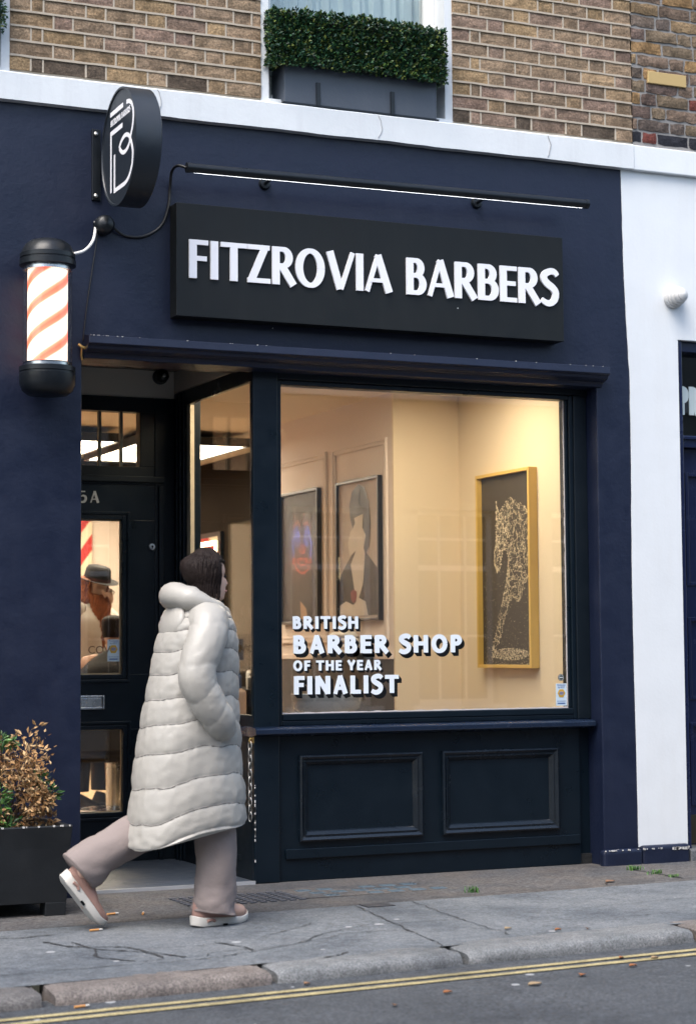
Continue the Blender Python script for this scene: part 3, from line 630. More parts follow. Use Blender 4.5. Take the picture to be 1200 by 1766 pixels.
g = G(); g.box(-1.9, 1.62, 1.285, 8.4, 0.0, 0.06); g.box(-0.42, 1.5, 0.12, 1.285, 0, .06); link("shop_floor", g, M_WOODF, shop)
g = G(); g.box(-0.40, 1.5, 0.12, 0.14, 0.06, 0.80); link("stallriser_back", g, M_DADO, shop)
g = G(); g.box(-0.395, 1.474, 0.12, 0.28, 2.60, 2.80); link("window_pelmet", g, M_CREAM, shop)

# window lettering
VP = lambda x, y, d: (x, d, y)
lw = G(); lb = G(); YW = 0.0505
LINES = [("BRITISH", -0.300, 0.077, 1.298, 0.066, .255, .20), ("BARBER SHOP", -0.298, 0.693, 1.170, 0.094, .255, .20), ("OF THE YEAR", -0.298, 0.210, 1.080, 0.053, .255, .20), ("FINALIST", -0.296, 0.310, 0.957, 0.095, .255, .20)]
for tx, x0, x1, z0, h, s, t in LINES:
    letters(lw, tx, x0, x1, z0, h, s, t, VP, YW - 0.004, YW - 0.0018, gap=.12, space=.36)
    for k in range(5):
        q = (k + 1) / 5 * h * 0.20 + .001; letters(lb, tx, x0, x1, z0, h, s + .03, t + .03, VP, YW - 0.0016 + k * .0001, YW - 0.0003, gap=.12, space=.36, dx=q * .9, dz=-q)
o = link("window_lettering", lw, M_VINYLW, shop); link("lettering_shadow", lb, M_VINYLB, o)

# ================================================================== neighbour
nb = thing("neighbouring_house", (2.4, 0, 0), "white rendered house front with dark navy door beside the barber shop", "building")
edge = [(1.693, 0.09), (1.690, 0.6), (1.685, 1.1), (1.683, 1.7), (1.690, 2.2), (1.690, 2.55), (1.690, 2.72), (1.682, 2.86), (1.672, 3.1), (1.664, 3.3), (1.660, 3.6), (1.655, 3.91)]
ed = catmull([(x, z, 0) for x, z in edge], 6); ed = [(p.x + 0.0025 * noise.noise((p.y * 12, 0, 0)), p.y) for p in ed]
g = G(); g.prism(ed + [(4.2, 3.89), (4.2, 0.09), (3.02, 0.09), (3.02, 2.935), (2.015, 2.935), (2.015, 0.09)], -0.104, -0.097)
link("white_wall", g, M_WHITE, nb)
g = G(); g.box(1.762, 2.015, -0.097, 0.28, 0, 3.885); g.box(3.02, 4.2, -0.097, 0.28, 0, 3.885); g.box(2.015, 3.02, -0.097, 0.28, 2.936, 3.885); link("wall_body", g, M_WHITE, nb)
g = G(); g.box(1.721, 4.2, -0.135, 0.3, 3.882, ZT - .004); link("white_band", g, M_WHITE, nb, bevel=.006)
gB, gM = G(), G()
brickwork(gB, gM, 1.752, 4.2, 5.6, YB + .004, 1, 21, row0=1, jamb=False)
link("brick_wall", gB, M_BRICK, nb); g = G(); g.box(1.752, 4.2, YB + .0125, 0.3, ZT, 5.6); link("mortar", g, M_MORTD, nb)
g = G(); g.box(1.853, 2.112, YB - .006, YB + .02, 4.408, 4.478); link("air_brick", g, paint("buff_terracotta", (0.42, 0.30, 0.13), .8, .08), nb, bevel=.003)
g = G(); g.box(2.015, 2.05, -0.09, 0.10, 0.0, 2.934); g.box(2.985, 3.02, -0.09, .10, 0, 2.934); g.box(2.05, 2.985, -0.06, .10, 2.875, 2.934); g.box(2.05, 2.985, -.02, .10, 2.33, 2.40); g.box(2.05, 2.985, -.035, .0, 2.375, 2.395)
nf = link("door_frame", g, M_NDOOR, nb, bevel=.004)
g = G(); g.box(2.05, 2.985, 0.03, 0.036, 2.40, 2.875); link("fanlight_pane", g, glass("dark_fanlight_glass", (0.25, 0.3, 0.3), 2.2), nf)
g = G(); g.box(2.05, 2.985, 0.3, 0.31, 2.3, 2.95); link("fanlight_back", g, paint("teal_reflection_backing", (0.16, 0.2, 0.2), .9, .2), nf)  # backing lightened to teal grey in place of the fanlight's reflection
g = G()
letters(g, "PR", 2.110, 2.237, 2.525, 0.165, .26, .17, PY, 0.024, 0.029, gap=.12); letters(g, "INT", 2.25, 2.39, 2.525, 0.165, .26, .17, PY, .024, .029, gap=.14)
link("fanlight_lettering", g, paint("pale_vinyl", (0.50, 0.58, 0.58), .5, .05), nf)
g = G(); holes(g, 2.05, 2.985, 0.07, 2.33, [(2.14, 2.47, 0.30, 0.75), (2.14, 2.47, 0.90, 1.35), (2.14, 2.47, 1.55, 2.18)], 0.03, 0.07)
nd = link("door", g, M_NDOOR, nb, bevel=.004)
g = G(); g.box(2.10, 2.94, 0.045, 0.06, 0.25, 2.2)
for c, d in ((.30, .75), (.90, 1.35), (1.55, 2.18)): g.frame(2.13, 2.48, c - .01, d + .01, .022, .022, .045)
link("door_panel", g, M_NDOOR, nd, bevel=.003)
g = G(); g.box(2.06, 2.98, 0.024, 0.03, 0.08, 0.24); link("kick_plate", g, paint("dull_brass_plate", (.05, .045, .03), .35, .2, metal=.5), nd)
g = G(); g.box(2.0, 3.03, -0.16, 0.05, -0.03, 0.065); link("door_step", g, M_KERBG, nb, bevel=.008)
wl = thing("wall_lamp", (1.985, -0.1, 3.19), "small round white wall lamp with louvred hood on the white wall", "lamp")
WC = (1.985, -0.104, 3.175)
g = G(); g.lathe([(0.0, 0.0), (0.062, 0.0), (0.064, -0.02), (0.060, -0.028)], WC, 'y', 32); link("base_plate", g, paint("aged_white_enamel", (0.56, 0.56, 0.55), .5, .08, stains=.3), wl, smooth=True, autosmooth=40)
g = G()
for k, (r, h) in enumerate(((0.056, -0.03), (0.050, -0.055), (0.042, -0.08))):
    g.lathe([(r * .5, h + .006), (r, h + .004), (r, h - .014), (r * .86, h - .020)], WC, 'y', 32)
g.lathe([(.034, -.085), (.03, -.108), (.015, -.118), (0.0, -.12)], WC, 'y', 32)
link("louvred_hood", g, MATS["aged_white_enamel"], wl, smooth=True, autosmooth=40)

# ================================================================== sign board
sb = thing("fascia_sign", (0.1, -0.1, 2.86), "long black fascia sign with raised white shop name lettering", "sign")
YS = -0.20
g = G(); g.box(-1.02, 1.212, YS, -0.102, 2.862, 3.437); link("sign_panel", g, M_SIGN, sb, bevel=.002)
g = G(); ZL, HL = 3.056, 0.196
SL = [('F', -.955, -.854), ('I', -.842, -.800), ('T', -.787, -.645), ('Z', -.646, -.517), ('R', -.506, -.378), ('O', -.378, -.214), ('V', -.209, -.046), ('I', -.037, .006), ('A', .012, .172),
      ('B', .255, .371), ('A', .377, .534), ('R', .541, .672), ('B', .680, .806), ('E', .816, .917), ('R', .928, 1.062), ('S', 1.064, 1.176)]
for ch, a, b in SL:
    strokes, w = gl(ch, .205, .125); k = (b - a) / w
    for q in strokes: ribbon(g, [(a + px * k, ZL + py * HL, ww * (HL if len(q) < 3 else (HL + k) / 2)) for px, py, ww in q], PY, YS - 0.013, YS + .001)
link("sign_lettering", g, M_LETTER, sb)

# picture light bar above
lb_ = thing("sign_light_bar", (0.2, -0.3, 3.6), "slim black LED light bar on two arms above the fascia sign", "light")
g = G(); g.tube([(-0.985, -0.30, 3.592), (1.30, -0.30, 3.612)], 0.0235, 20); link("bar_housing", g, M_BLK, lb_, smooth=True, autosmooth=40)
g = G(); g.tube([(-1.001, -0.30, 3.592), (-0.983, -0.30, 3.592)], 0.026, 20); g.tube([(1.298, -0.30, 3.612), (1.316, -0.30, 3.612)], 0.026, 20); link("end_cap", g, M_BLK, lb_, smooth=True, autosmooth=40)
g = G(); 
g.rings([[Vector((x, y, lerp(3.592, 3.612, (x + .985) / 2.285) - .0225 + dz)) for y, dz in ((-.302, -.0014), (-.298, -.0014), (-.298, .002), (-.302, .002))] for x in (-.96, 1.28)])
lip = G(); lip.rings([[Vector((x, y, lerp(3.592, 3.612, (x + .985) / 2.285) - .0225 + dz)) for y, dz in ((-.3036, -.0018), (-.3021, -.0020), (-.3021, .002), (-.3036, .002))] for x in (-.97, 1.29)]); link("housing_lip", lip, M_BLK, lb_)
link("light_strip", g, M_LEDB, lb_)
for x, z in ((-0.505, 3.60), (0.733, 3.61)):
    g = G(); g.lathe([(0, -.02), (.026, -.018), (.032, -.006), (.032, 0)], (x, -.10, z), 'y', 20); g.tube([(x, -.11, z), (x - .004, -.20, z + .004), (x - .01, -.285, z)], .0095, 10); link("support_arm", g, M_BLK, lb_, smooth=True, autosmooth=40)

# ================================================================== round hanging sign
rs = thing("hanging_sign", (-1.4, -0.1, 3.62), "round black projecting sign with white monogram on its face", "sign")
CY, CZ_, RR, XF = -0.445, 3.622, 0.286, -1.40
g = G(); g.lathe([(RR - .012, 0.006), (RR - .010, 0.0), (RR, 0.0), (RR, 0.125), (RR - .01, 0.131), (0.0, 0.131)], (XF, CY, CZ_), 'x', 72, cap=False); g.lathe([(0.0, 0.006), (RR - .012, 0.006)], (XF, CY, CZ_), 'x', 72, cap=False)
link("sign_drum", g, paint("satin_black_drum", (0.012, 0.017, 0.024), .38, .1, spec=.5), rs, smooth=True, autosmooth=35)
PX = lambda u, z, d: (d, u, z)
g = G()
def stroke(P, w=0.021, sm=True, closed=False):
    q = catmull([(u, z, 0) for u, z in P], 7, closed) if sm else [Vector((u, z, 0)) for u, z in P]
    if closed: q.append(q[0])
    ribbon(g, [(p.x, p.y, w) for p in q], PX, XF + .0035, XF + .007)
stroke([(-.300, 3.812), (-.505, 3.812)], .024, False)
stroke([(-.56, 3.812), (-.612, 3.802), (-.652, 3.772), (-.668, 3.722), (-.655, 3.672), (-.628, 3.634), (-.60, 3.598), (-.555, 3.578), (-.51, 3.578), (-.475, 3.592), (-.45, 3.612)])
stroke([(-.444, 3.614), (-.475, 3.638), (-.52, 3.653), (-.565, 3.652), (-.605, 3.634), (-.632, 3.602), (-.652, 3.565), (-.657, 3.53), (-.643, 3.482), (-.60, 3.442), (-.545, 3.424), (-.47, 3.422), (-.365, 3.422)])
stroke([(-.368, 3.412), (-.368, 3.60)], .021, False)
stroke([(-.495, 3.716), (-.300, 3.716)], .024, False); stroke([(-.310, 3.724), (-.310, 3.424)], .021, False)
link("monogram", g, M_LETTER, rs)
g = G(); letters(g, "FITZROVIA BARBERS", .302, .618, 3.751, 0.03, .2, .14, lambda x, y, d: (d, -x, y), XF + .0042, XF + .0068, gap=.13); link("sign_lettering", g, M_LETTER, rs)
g = G(); g.box(-1.432, -1.388, -0.116, -0.1005, 3.43, 3.79); g.box(-1.36, -1.31, -0.166, -0.1005, 3.55, 3.69); link("mounting_plate", g, M_BLK, rs, bevel=.002)
for z in (3.452, 3.765):
    g = G(); g.lathe([(0, -.012), (.010, -.010), (.013, 0)], (-1.414, -.116, z), 'y', 12); link("bolt", g, M_STEEL, rs, smooth=True)
jb = thing("junction_box", (-1.372, -0.1, 3.31), "small round black junction box below the round sign", "junction box")
g = G(); g.lathe([(0, -.075), (.03, -.07), (.046, -.055), (.05, -.03), (.05, 0)], (-1.372, -.10, 3.305), 'y', 24); link("box_cover", g, M_BLK, jb, smooth=True, autosmooth=50)
g = G(); g.tube([(-1.42, -.11, 3.315), (-1.40, -.12, 3.312)], .012, 8); g.tube([(-1.34, -.12, 3.30), (-1.318, -.12, 3.298)], .012, 8); link("cable_gland", g, M_BLK, jb)
g = G(); g.tube(catmull([(-1.325, -.125, 3.30), (-1.26, -.11, 3.265), (-1.16, -.108, 3.27), (-1.07, -.108, 3.33), (-1.03, -.108, 3.43), (-1.022, -.11, 3.53), (-1.03, -.16, 3.60), (-1.03, -.25, 3.61), (-1.0, -.295, 3.592)], 8), .0075, 8)
tag(link("power_cable", g, M_CABLE, None, smooth=True), "black cable looping from the junction box to the light bar", "cable")
g = G(); g.tube(catmull([(-1.415, -.12, 3.29), (-1.44, -.16, 3.215), (-1.50, -.22, 3.15), (-1.565, -.26, 3.12)], 8), .0075, 8)
tag(link("power_cable", g, M_WCABLE, None, smooth=True), "short white cable feeding the lit barber pole", "cable")
g = G(); g.tube(catmull([(-1.40, -.112, 3.27), (-1.425, -.108, 3.10), (-1.45, -.107, 2.93), (-1.468, -.107, 2.78), (-1.474, -.108, 2.72)], 6), .003, 6)
tag(link("power_cable", g, M_CABLE, None, smooth=True), "thin dark wire hanging down the navy wall to the door head", "cable")
g = G(); g.tube([(-1.50, -.12, 2.70), (-1.485, -.13, 2.685), (-1.465, -.13, 2.68)], .008, 8); g.tube([(-1.487, -.13, 2.683), (-1.487, -.12, 2.645), (-1.48, -.11, 2.625)], .005, 8); g.lathe([(0, -.03), (.012, -.028), (.012, 0)], (-1.452, -.11, 2.685), 'y', 10)
tag(link("wire_connector", g, M_BRASS, None, smooth=True, autosmooth=40), "loose brass connector at the corner of the door opening", "connector")

# ================================================================== barber pole
bpole = thing("barber_pole", (-1.70, -0.27, 2.41), "lit barber pole with red and white stripes on the navy wall", "barber pole")
PC = (-1.70, -0.275, 0)
g = G(); g.lathe([(0, 3.178), (.05, 3.176), (.085, 3.166), (.11, 3.146), (.124, 3.118), (.128, 3.105), (.133, 3.102), (.133, 3.082), (.129, 3.080), (.129, 3.074), (.136, 3.071), (.136, 3.046), (.120, 3.040), (0, 3.040)], PC, 'z', 48); link("top_cap", g, M_BLK, bpole, smooth=True, autosmooth=35)
g = G(); g.lathe([(0, 2.556), (.120, 2.556), (.134, 2.552), (.134, 2.530), (.130, 2.527), (.130, 2.521), (.135, 2.518), (.133, 2.47), (.120, 2.437), (.095, 2.418), (.05, 2.412), (0, 2.412)], PC, 'z', 48); link("bottom_cap", g, M_BLK, bpole, smooth=True, autosmooth=35)
g = G(); g.lathe([(.118, 2.556), (.118, 3.040)], PC, 'z', 48, cap=False); link("glass_tube", g, M_TUBE, bpole, smooth=True)
g = G(); g.lathe([(.108, 2.556), (.108, 2.572), (.119, 2.573)], PC, 'z', 40, cap=False); g.lathe([(.108, 3.040), (.108, 3.022), (.119, 3.021)], PC, 'z', 40, cap=False); link("retaining_ring", g, M_CHROME, bpole, smooth=True, autosmooth=40)
m, t, p = newmat("lit_barber_stripes"); tc = N(t, "ShaderNodeTexCoord"); sp = N(t, "ShaderNodeSeparateXYZ"); t.links.new(tc.outputs["Object"], sp.inputs[0])
at = N(t, "ShaderNodeMath", operation='ARCTAN2'); t.links.new(sp.outputs[1], at.inputs[0]); t.links.new(sp.outputs[0], at.inputs[1])
k1 = N(t, "ShaderNodeMath", operation='MULTIPLY'); t.links.new(at.outputs[0], k1.inputs[0]); k1.inputs[1].default_value = 3 / (2 * pi)
k2 = N(t, "ShaderNodeMath", operation='MULTIPLY'); t.links.new(sp.outputs[2], k2.inputs[0]); k2.inputs[1].default_value = -7.0
ad = N(t, "ShaderNodeMath", operation='ADD'); t.links.new(k1.outputs[0], ad.inputs[0]); t.links.new(k2.outputs[0], ad.inputs[1])
a2 = N(t, "ShaderNodeMath", operation='ADD'); t.links.new(ad.outputs[0], a2.inputs[0]); a2.inputs[1].default_value = 100.0
fr = N(t, "ShaderNodeMath", operation='FRACT'); t.links.new(a2.outputs[0], fr.inputs[0])
rp_ = t.nodes.new("ShaderNodeValToRGB"); e = rp_.color_ramp.elements; e[0].position = 0.0; e[0].color = (1, .86, .68, 1); e[1].position = 1.0; e[1].color = (1, .86, .68, 1)
for pos, c in ((.50, (1, .80, .62, 1)), (.60, (1, .24, .13, 1)), (.72, (1, .13, .07, 1)), (.86, (1, .17, .09, 1)), (.96, (1, .80, .62, 1))):
    q = e.new(pos); q.color = c
t.links.new(fr.outputs[0], rp_.inputs[0]); t.links.new(rp_.outputs[0], p.inputs["Emission Color"]); p.inputs["Emission Strength"].default_value = 0.62; t.links.new(rp_.outputs[0], p.inputs["Base Color"])
g = G(); g.lathe([(.096, 2.57), (.096, 3.024)], PC, 'z', 48, cap=False); link("striped_cylinder", g, m, bpole, smooth=True)
g = G(); g.box(-1.74, -1.66, -0.16, -0.1005, 3.05, 3.12); g.box(-1.74, -1.66, -0.16, -0.1005, 2.47, 2.53); link("wall_bracket", g, M_BLK, bpole)

# ================================================================== cctv, chain
cc = thing("security_camera", (-0.62, 1.2, 2.77), "small black dome camera above the recessed shop door", "camera")
g = G(); g.lathe([(0, -.085), (.018, -.083), (.034, -.07), (.038, -.05), (.038, -.02), (.044, -.018), (.044, 0)], (-0.622, 1.249, 2.765), 'y', 24); link("camera_dome", g, M_BLK, cc, smooth=True, autosmooth=40)
g = G(); g.lathe([(0, -.090), (.011, -.088), (.012, -.08)], (-0.622, 1.249, 2.765), 'y', 16); link("camera_lens", g, M_CHROME, cc, smooth=True)
ch_ = thing("hanging_chain", (-0.56, 0.02, 0.73), "steel chain hanging from a brass hook on the corner post", "chain")
g = G(); n = 11
for i in range(n):
    z = 0.70 - i * 0.036; a = 0 if i % 2 else pi / 2; loop = []
    for k in range(14):
        t_ = 2 * pi * k / 14; u, w = cos(t_) * .0105, sin(t_) * .025
        loop.append(Vector((-0.552 + u * cos(a + .5) , 0.015 + u * sin(a + .5), z + w)))
    loop.append(loop[0]); g.tube(loop, .0032, 6, cap=False)
link("chain_link", g, M_STEEL, ch_, smooth=True)
g = G(); g.tube([(-0.535, .01, .735), (-0.552, .012, .738), (-0.556, .014, .725), (-0.55, .015, .715)], .006, 8); g.box(-0.542, -0.534, 0.002, .02, .715, .755); link("hook", g, M_BRASS, ch_)

# ================================================================== stickers
def sticker(cx, y, cz, w, h, label, nm):
    r = thing(nm, (cx, y, cz - h / 2), label, "sticker")
    g = G(); g.box(cx - w / 2, cx + w / 2, y - .001, y, cz - h / 2, cz + h / 2); link("sticker_sheet", g, paint("pale_blue_sticker", (0.50, 0.60, 0.68), .5, .04), r)
    g = G(); R0 = w * .36; g.prism([(cx + R0 * cos(radians(60 * k)), cz + .06 * h + R0 * 1.02 * sin(radians(60 * k))) for k in range(6)], y - .0022, y - .0011); link("hexagon", g, paint("golden_yellow", (0.52, 0.31, 0.02), .5, .06), r)
    g = G(); g.prism([(cx + R0 * .62 * cos(radians(60 * k)), cz + .06 * h + R0 * .5 * sin(radians(60 * k))) for k in range(6)], y - .0032, y - .0023); link("badge", g, paint("badge_grey", (0.30, 0.26, 0.30), .5, .05), r)
    bl = paint("sticker_blue", (0.03, 0.10, 0.30), .5, .05)
    textmesh("Protected\nby ADT", w * .19, bl, r, "sticker_lettering", (cx, y - .0016, cz + h * .40), (1, 0, 0), (0, 0, 1), align='CENTER')
    textmesh("ADT", w * .2, bl, r, "badge_lettering", (cx, y - .0038, cz + h * .03), (1, 0, 0), (0, 0, 1), align='CENTER')
    g = G(); g.box(cx - w * .35, cx + w * .35, y - .002, y - .0011, cz - h * .42, cz - h * .37); g.box(cx - w * .42, cx + w * .42, y - .002, y - .0011, cz - h * .30, cz - h * .285); link("small_print", g, bl, r)
sticker(1.307, 0.0515, 0.932, 0.068, 0.122, "pale blue alarm sticker with yellow hexagon on the big shop window", "alarm_sticker")
sticker(-0.895, YD + 0.0175, 1.195, 0.070, 0.124, "pale blue alarm sticker with yellow hexagon on the door glass", "alarm_sticker")
rb = thing("round_sticker", (1.307, .05, 1.02), "small round dark green sticker on the shop window corner", "sticker")
g = G(); g.lathe([(0, -.001), (.019, -.001), (.019, 0)], (1.307, .0515, 1.026), 'y', 24); link("sticker_disc", g, paint("dark_green_sticker", (.018, .03, .025), .4, .1), rb)
g = G(); g.box(1.298, 1.316, .0492, .0503, 1.0245, 1.0285); g.lathe([(.014, -.0018), (.0155, -.0018), (.0155, -.0012)], (1.307, .0515, 1.026), 'y', 24, cap=False); link("sticker_mark", g, M_VINYLW, rb)

# ================================================================== interior things
M_LEDN = emit("warm_ceiling_light_bright", (1.0, 0.85, 0.62), 10.5)
def ceiling_panel(x0, x1, y0, y1, lab, dz=0.0):
    r = thing("ceiling_light", ((x0 + x1) / 2, (y0 + y1) / 2, 2.70), lab, "ceiling light", "square ceiling light panels in the shop")
    g = G(); g.box(x0 + .02, x1 - .02, y0 + .02, y1 - .02, 2.708 + dz, 2.712 + dz); link("diffuser", g, M_LEDN if dz else M_LEDW, r)
    za, zb_ = 2.70 + dz, min(2.765 + dz, 2.809)
    g = G(); g.box(x0, x1, y0, y0 + .02, za, zb_); g.box(x0, x1, y1 - .02, y1, za, zb_); g.box(x0, x0 + .02, y0 + .02, y1 - .02, za, zb_); g.box(x1 - .02, x1, y0 + .02, y1 - .02, za, zb_); g.box(x0 + .02, x1 - .02, y0 + .02, y1 - .02, za + .03, zb_)
    link("panel_frame", g, M_BLK, r)
    for x in (x0 + .15, x1 - .15):
        for y in (y0 + .15, y1 - .15):
            g = G(); g.tube([(x, y, zb_), (x, y, max(zb_ + .002, 2.81))], .004, 6); link("drop_rod", g, M_STEEL, r)
ceiling_panel(0.15, 1.02, 4.05, 5.45, "glowing ceiling panel seen through the side pane of the entrance")
ceiling_panel(-0.85, 0.02, 4.05, 5.45, "glowing ceiling panel seen through the left fanlight panes")
ceiling_panel(0.15, 1.02, 6.2, 7.6, "glowing ceiling panel seen lowest in the fanlight, at the back of the shop")
ceiling_panel(-0.85, 0.02, 6.2, 7.6, "glowing ceiling panel over the striped back wall, left of the rearmost")
ceiling_panel(-0.35, 0.25, 0.35, 0.95, "glowing ceiling panel over the middle of the shop window", .075)
ceiling_panel(0.40, 1.15, 0.35, 0.90, "glowing ceiling panel just inside the shop window head", .075)

def picture(yc0, yc1, z0, z1, xw, frame_mat, lab, depth=.035, fw=.018):
    """framed picture on a wall facing -X"""
    r = thing("framed_picture", (xw, (yc0 + yc1) / 2, z0), lab, "picture")
    g = G(); x = xw - depth
    g.box(x, xw - .002, yc0, yc0 + fw, z0, z1); g.box(x, xw - .002, yc1 - fw, yc1, z0, z1); g.box(x, xw - .002, yc0 + fw, yc1 - fw, z0, z0 + fw); g.box(x, xw - .002, yc0 + fw, yc1 - fw, z1 - fw, z1)
    link("picture_frame", g, frame_mat, r, bevel=.002)
    return r, x
PXY = lambda y, z, d: (d, y, z)
def flat(r, name, poly, mat, x, th=.0008):
    g = G(); g.prism(poly, x - th, x, 'x'); return link(name, g, mat, r)
def blob(cy, cz, ry, rz, n=22, seed=0, wob=.08):
    return [(cy + ry * cos(a) * (1 + wob * noise.noise((cos(a) * 1.5, sin(a) * 1.5, seed))), cz + rz * sin(a) * (1 + wob * noise.noise((cos(a) * 1.5, sin(a) * 1.5, seed + 9)))) for a in [2 * pi * i / n for i in range(n)]]
P_SEP = paint("sepia_paper", (0.42, 0.34, 0.29), .6, .22, bscale2=4); P_DK = paint("print_dark_brown", (0.007, 0.005, 0.0045), .5, .6, bscale2=14); P_MID = paint("print_mid_brown", (0.020, 0.0145, 0.011), .5, .6, bscale2=7); P_LT = paint("print_cream", (0.60, 0.53, 0.46), .6, .25, bscale2=10)
PGL = glass("picture_glass", (1, 1, 1), 0.12)
M_FRD = paint("dark_picture_frame", (0.018, 0.017, 0.018), .35, .1)
# portrait with torn paper face: y grows away from the window (to the left in view)
r, x = picture(1.785, 2.455, 1.375, 2.297, 1.04, M_FRD, "dark framed sepia portrait with a torn paper face on the beige wall")
xi = x + .02
def yy(u): return 2.437 - u * 0.634          # u 0..1 left to right in view
def zz(v): return 1.393 + v * 0.886
UV = lambda pts: [(yy(a), zz(b)) for a, b in pts]
flat(r, "picture_print", UV([(0, 0), (1, 0), (1, 1), (0, 1)]), P_SEP, xi)
flat(r, "print_jacket", UV([(0, .02), (0, .30), (.14, .38), (.30, .46), (.42, .5), (.62, .5), (.74, .45), (1, .33), (1, .02)]), P_MID, xi - .001)
flat(r, "print_lapel", UV([(.30, .40), (.46, .52), (.66, .50), (.60, .25), (.44, .10)]), P_LT, xi - .002)
flat(r, "print_and_reflected_hair", UV([(.30, .74), (.28, .84), (.34, .93), (.50, .985), (.66, .95), (.76, .84), (.79, .68), (.76, .52), (.66, .46), (.60, .56), (.36, .66)]), P_DK, xi - .003)
flat(r, "print_torn_face", UV([(.40, .74), (.62, .76), (.60, .66), (.68, .60), (.62, .50), (.50, .44), (.44, .50), (.28, .46), (.24, .56), (.30, .64), (.36, .66), (.42, .70)]), P_LT, xi - .004)
flat(r, "print_fringe", UV([(.32, .80), (.42, .92), (.56, .93), (.52, .84), (.66, .80), (.66, .77), (.40, .74)]), P_MID, xi - .005)
flat(r, "print_hands", UV([(.02, .02), (.02, .10), (.18, .13), (.36, .10), (.50, .15), (.66, .12), (.72, .02)]), P_LT, xi - .003)
flat(r, "print_flower", blob(yy(.38), zz(.17), .05, .04, seed=3, wob=.5), paint("print_red", (0.22, 0.05, 0.05), .6, .2), xi - .006)
g = G(); g.box(x + .006, x + .009, 1.803, 2.437, 1.393, 2.279); link("picture_glass", g, PGL, r)
r, x = picture(2.765, 3.445, 1.372, 2.297, 1.04, M_FRD, "dark framed brown print with a painted-in reflection of a black haired head, leftmost on the beige wall")
xi = x + .02
def yy(u): return 3.427 - u * 0.644
def zz(v): return 1.39 + v * 0.889
flat(r, "picture_print", UV([(0, 0), (1, 0), (1, 1), (0, 1)]), paint("print_brown_ground", (0.018, 0.012, 0.008), .5, .6, bscale2=4), xi)
flat(r, "print_drape", UV([(.02, .98), (.98, .98), (.98, .86), (.80, .78), (.66, .86), (.50, .74), (.36, .86), (.16, .70), (.02, .8)]), paint("print_grey_drape", (0.035, 0.027, 0.022), .6, .5, bscale2=9), xi - .001)
flat(r, "print_and_reflected_hair", blob(yy(.70), zz(.22), .17, .14, seed=6, wob=.25), P_DK, xi - .002)  # this head is a person's reflection in the glass, painted onto the print
flat(r, "reflected_face", UV([(.50, .16), (.52, .02), (.70, .02), (.66, .10), (.58, .13)]), paint("reflected_face_tan", (0.36, 0.22, 0.13), .6, .1), xi - .003)
g = G(); g.box(x + .006, x + .009, 2.783, 3.427, 1.39, 2.279); link("picture_glass", g, PGL, r)
# gold framed dotted horse picture
r, x = picture(0.62, 1.29, 1.073, 2.258, 1.5, M_GOLD, "gold framed dark picture of a horse drawn in dots near the window", depth=.06, fw=.02)
xi = x + .035
def yy(u): return 1.27 - u * 0.63
def zz(v): return 1.093 + v * 1.145
flat(r, "picture_print", UV([(0, 0), (1, 0), (1, 1), (0, 1)]), paint("print_charcoal", (0.050, 0.040, 0.030), .5, .25, bscale2=3), xi)
rh = random.Random(3)
horse = [(.30, .86), (.36, .80), (.50, .85), (.60, .87), (.74, .84), (.86, .82), (.92, .78), (.96, .70), (.99, .62), (.98, .54), (.93, .48), (.88, .44), (.82, .40), (.78, .36), (.72, .33), (.66, .34), (.60, .36), (.54, .33), (.48, .28), (.42, .22), (.36, .15), (.30, .11), (.24, .06), (.18, .03), (.20, .10), (.28, .18), (.34, .26), (.42, .36), (.48, .44), (.52, .52), (.52, .58), (.48, .62), (.42, .60), (.38, .54), (.36, .50), (.30, .49), (.25, .53), (.25, .58), (.28, .64), (.29, .72)]
def inside(x_, y_, P):
    c = False; j = len(P) - 1
    for i in range(len(P)):
        if (P[i][1] > y_) != (P[j][1] > y_) and x_ < (P[j][0] - P[i][0]) * (y_ - P[i][1]) / (P[j][1] - P[i][1]) + P[i][0]: c = not c
        j = i
    return c
gd, gl_ = G(), G(); pts = []
while len(pts) < 620:
    u, v = rh.random(), rh.random()
    if inside(u, v, horse): pts.append((u, v))
for i in range(len(horse)):
    a, b = horse[i], horse[(i + 1) % len(horse)]
    for k in range(5): pts.append((lerp(a[0], b[0], k / 5) + rh.gauss(0, .006), lerp(a[1], b[1], k / 5) + rh.gauss(0, .006)))
def dot(u, v, s): cy, cz = yy(u), zz(v); dj = rh.uniform(0, .0012); gd.prism([(cy + s * cos(k * pi / 3), cz + s * sin(k * pi / 3)) for k in range(6)], xi - .0024 - dj, xi - .0022, 'x')
for u, v in pts:
    if 0.01 < u < .99: dot(u, v, rh.uniform(.0018, .0042) * (1.5 if u < .5 and v > .45 else 1))
kk = 0
while kk < 1500:
    u, v = rh.random(), .3 + .6 * rh.random()
    if inside(u, v, horse) and rh.random() < (1.0 if u < .55 else .35): dot(u, v, rh.uniform(.001, .0024)); kk += 1
for i in range(620):
    u, v = rh.random(), rh.random() ** 1.8 * .55
    if .03 < u < .97: dot(u, v, rh.uniform(.0008, .002))
for i in range(len(pts)):
    cand = sorted(range(len(pts)), key=lambda j: (pts[i][0] - pts[j][0]) ** 2 + 3 * (pts[i][1] - pts[j][1]) ** 2)[1:9]
    for j in rh.sample(cand, 3 if pts[i][0] < .55 else 2):
        a, b = pts[i], pts[j]
        if max(a[0], b[0]) > .985 or not inside((a[0] + b[0]) / 2, (a[1] + b[1]) / 2, horse): continue
        ribbon(gl_, [(yy(a[0]), zz(a[1]), .0015), (yy(b[0]), zz(b[1]), .0015)], PXY, xi - .0021, xi - .0001)
for i in range(700):
    a, d = rh.random() * 2 * pi, rh.random() ** .5; dot(.55 + .36 * d * cos(a), .055 + .032 * d * sin(a), rh.uniform(.0015, .0028))
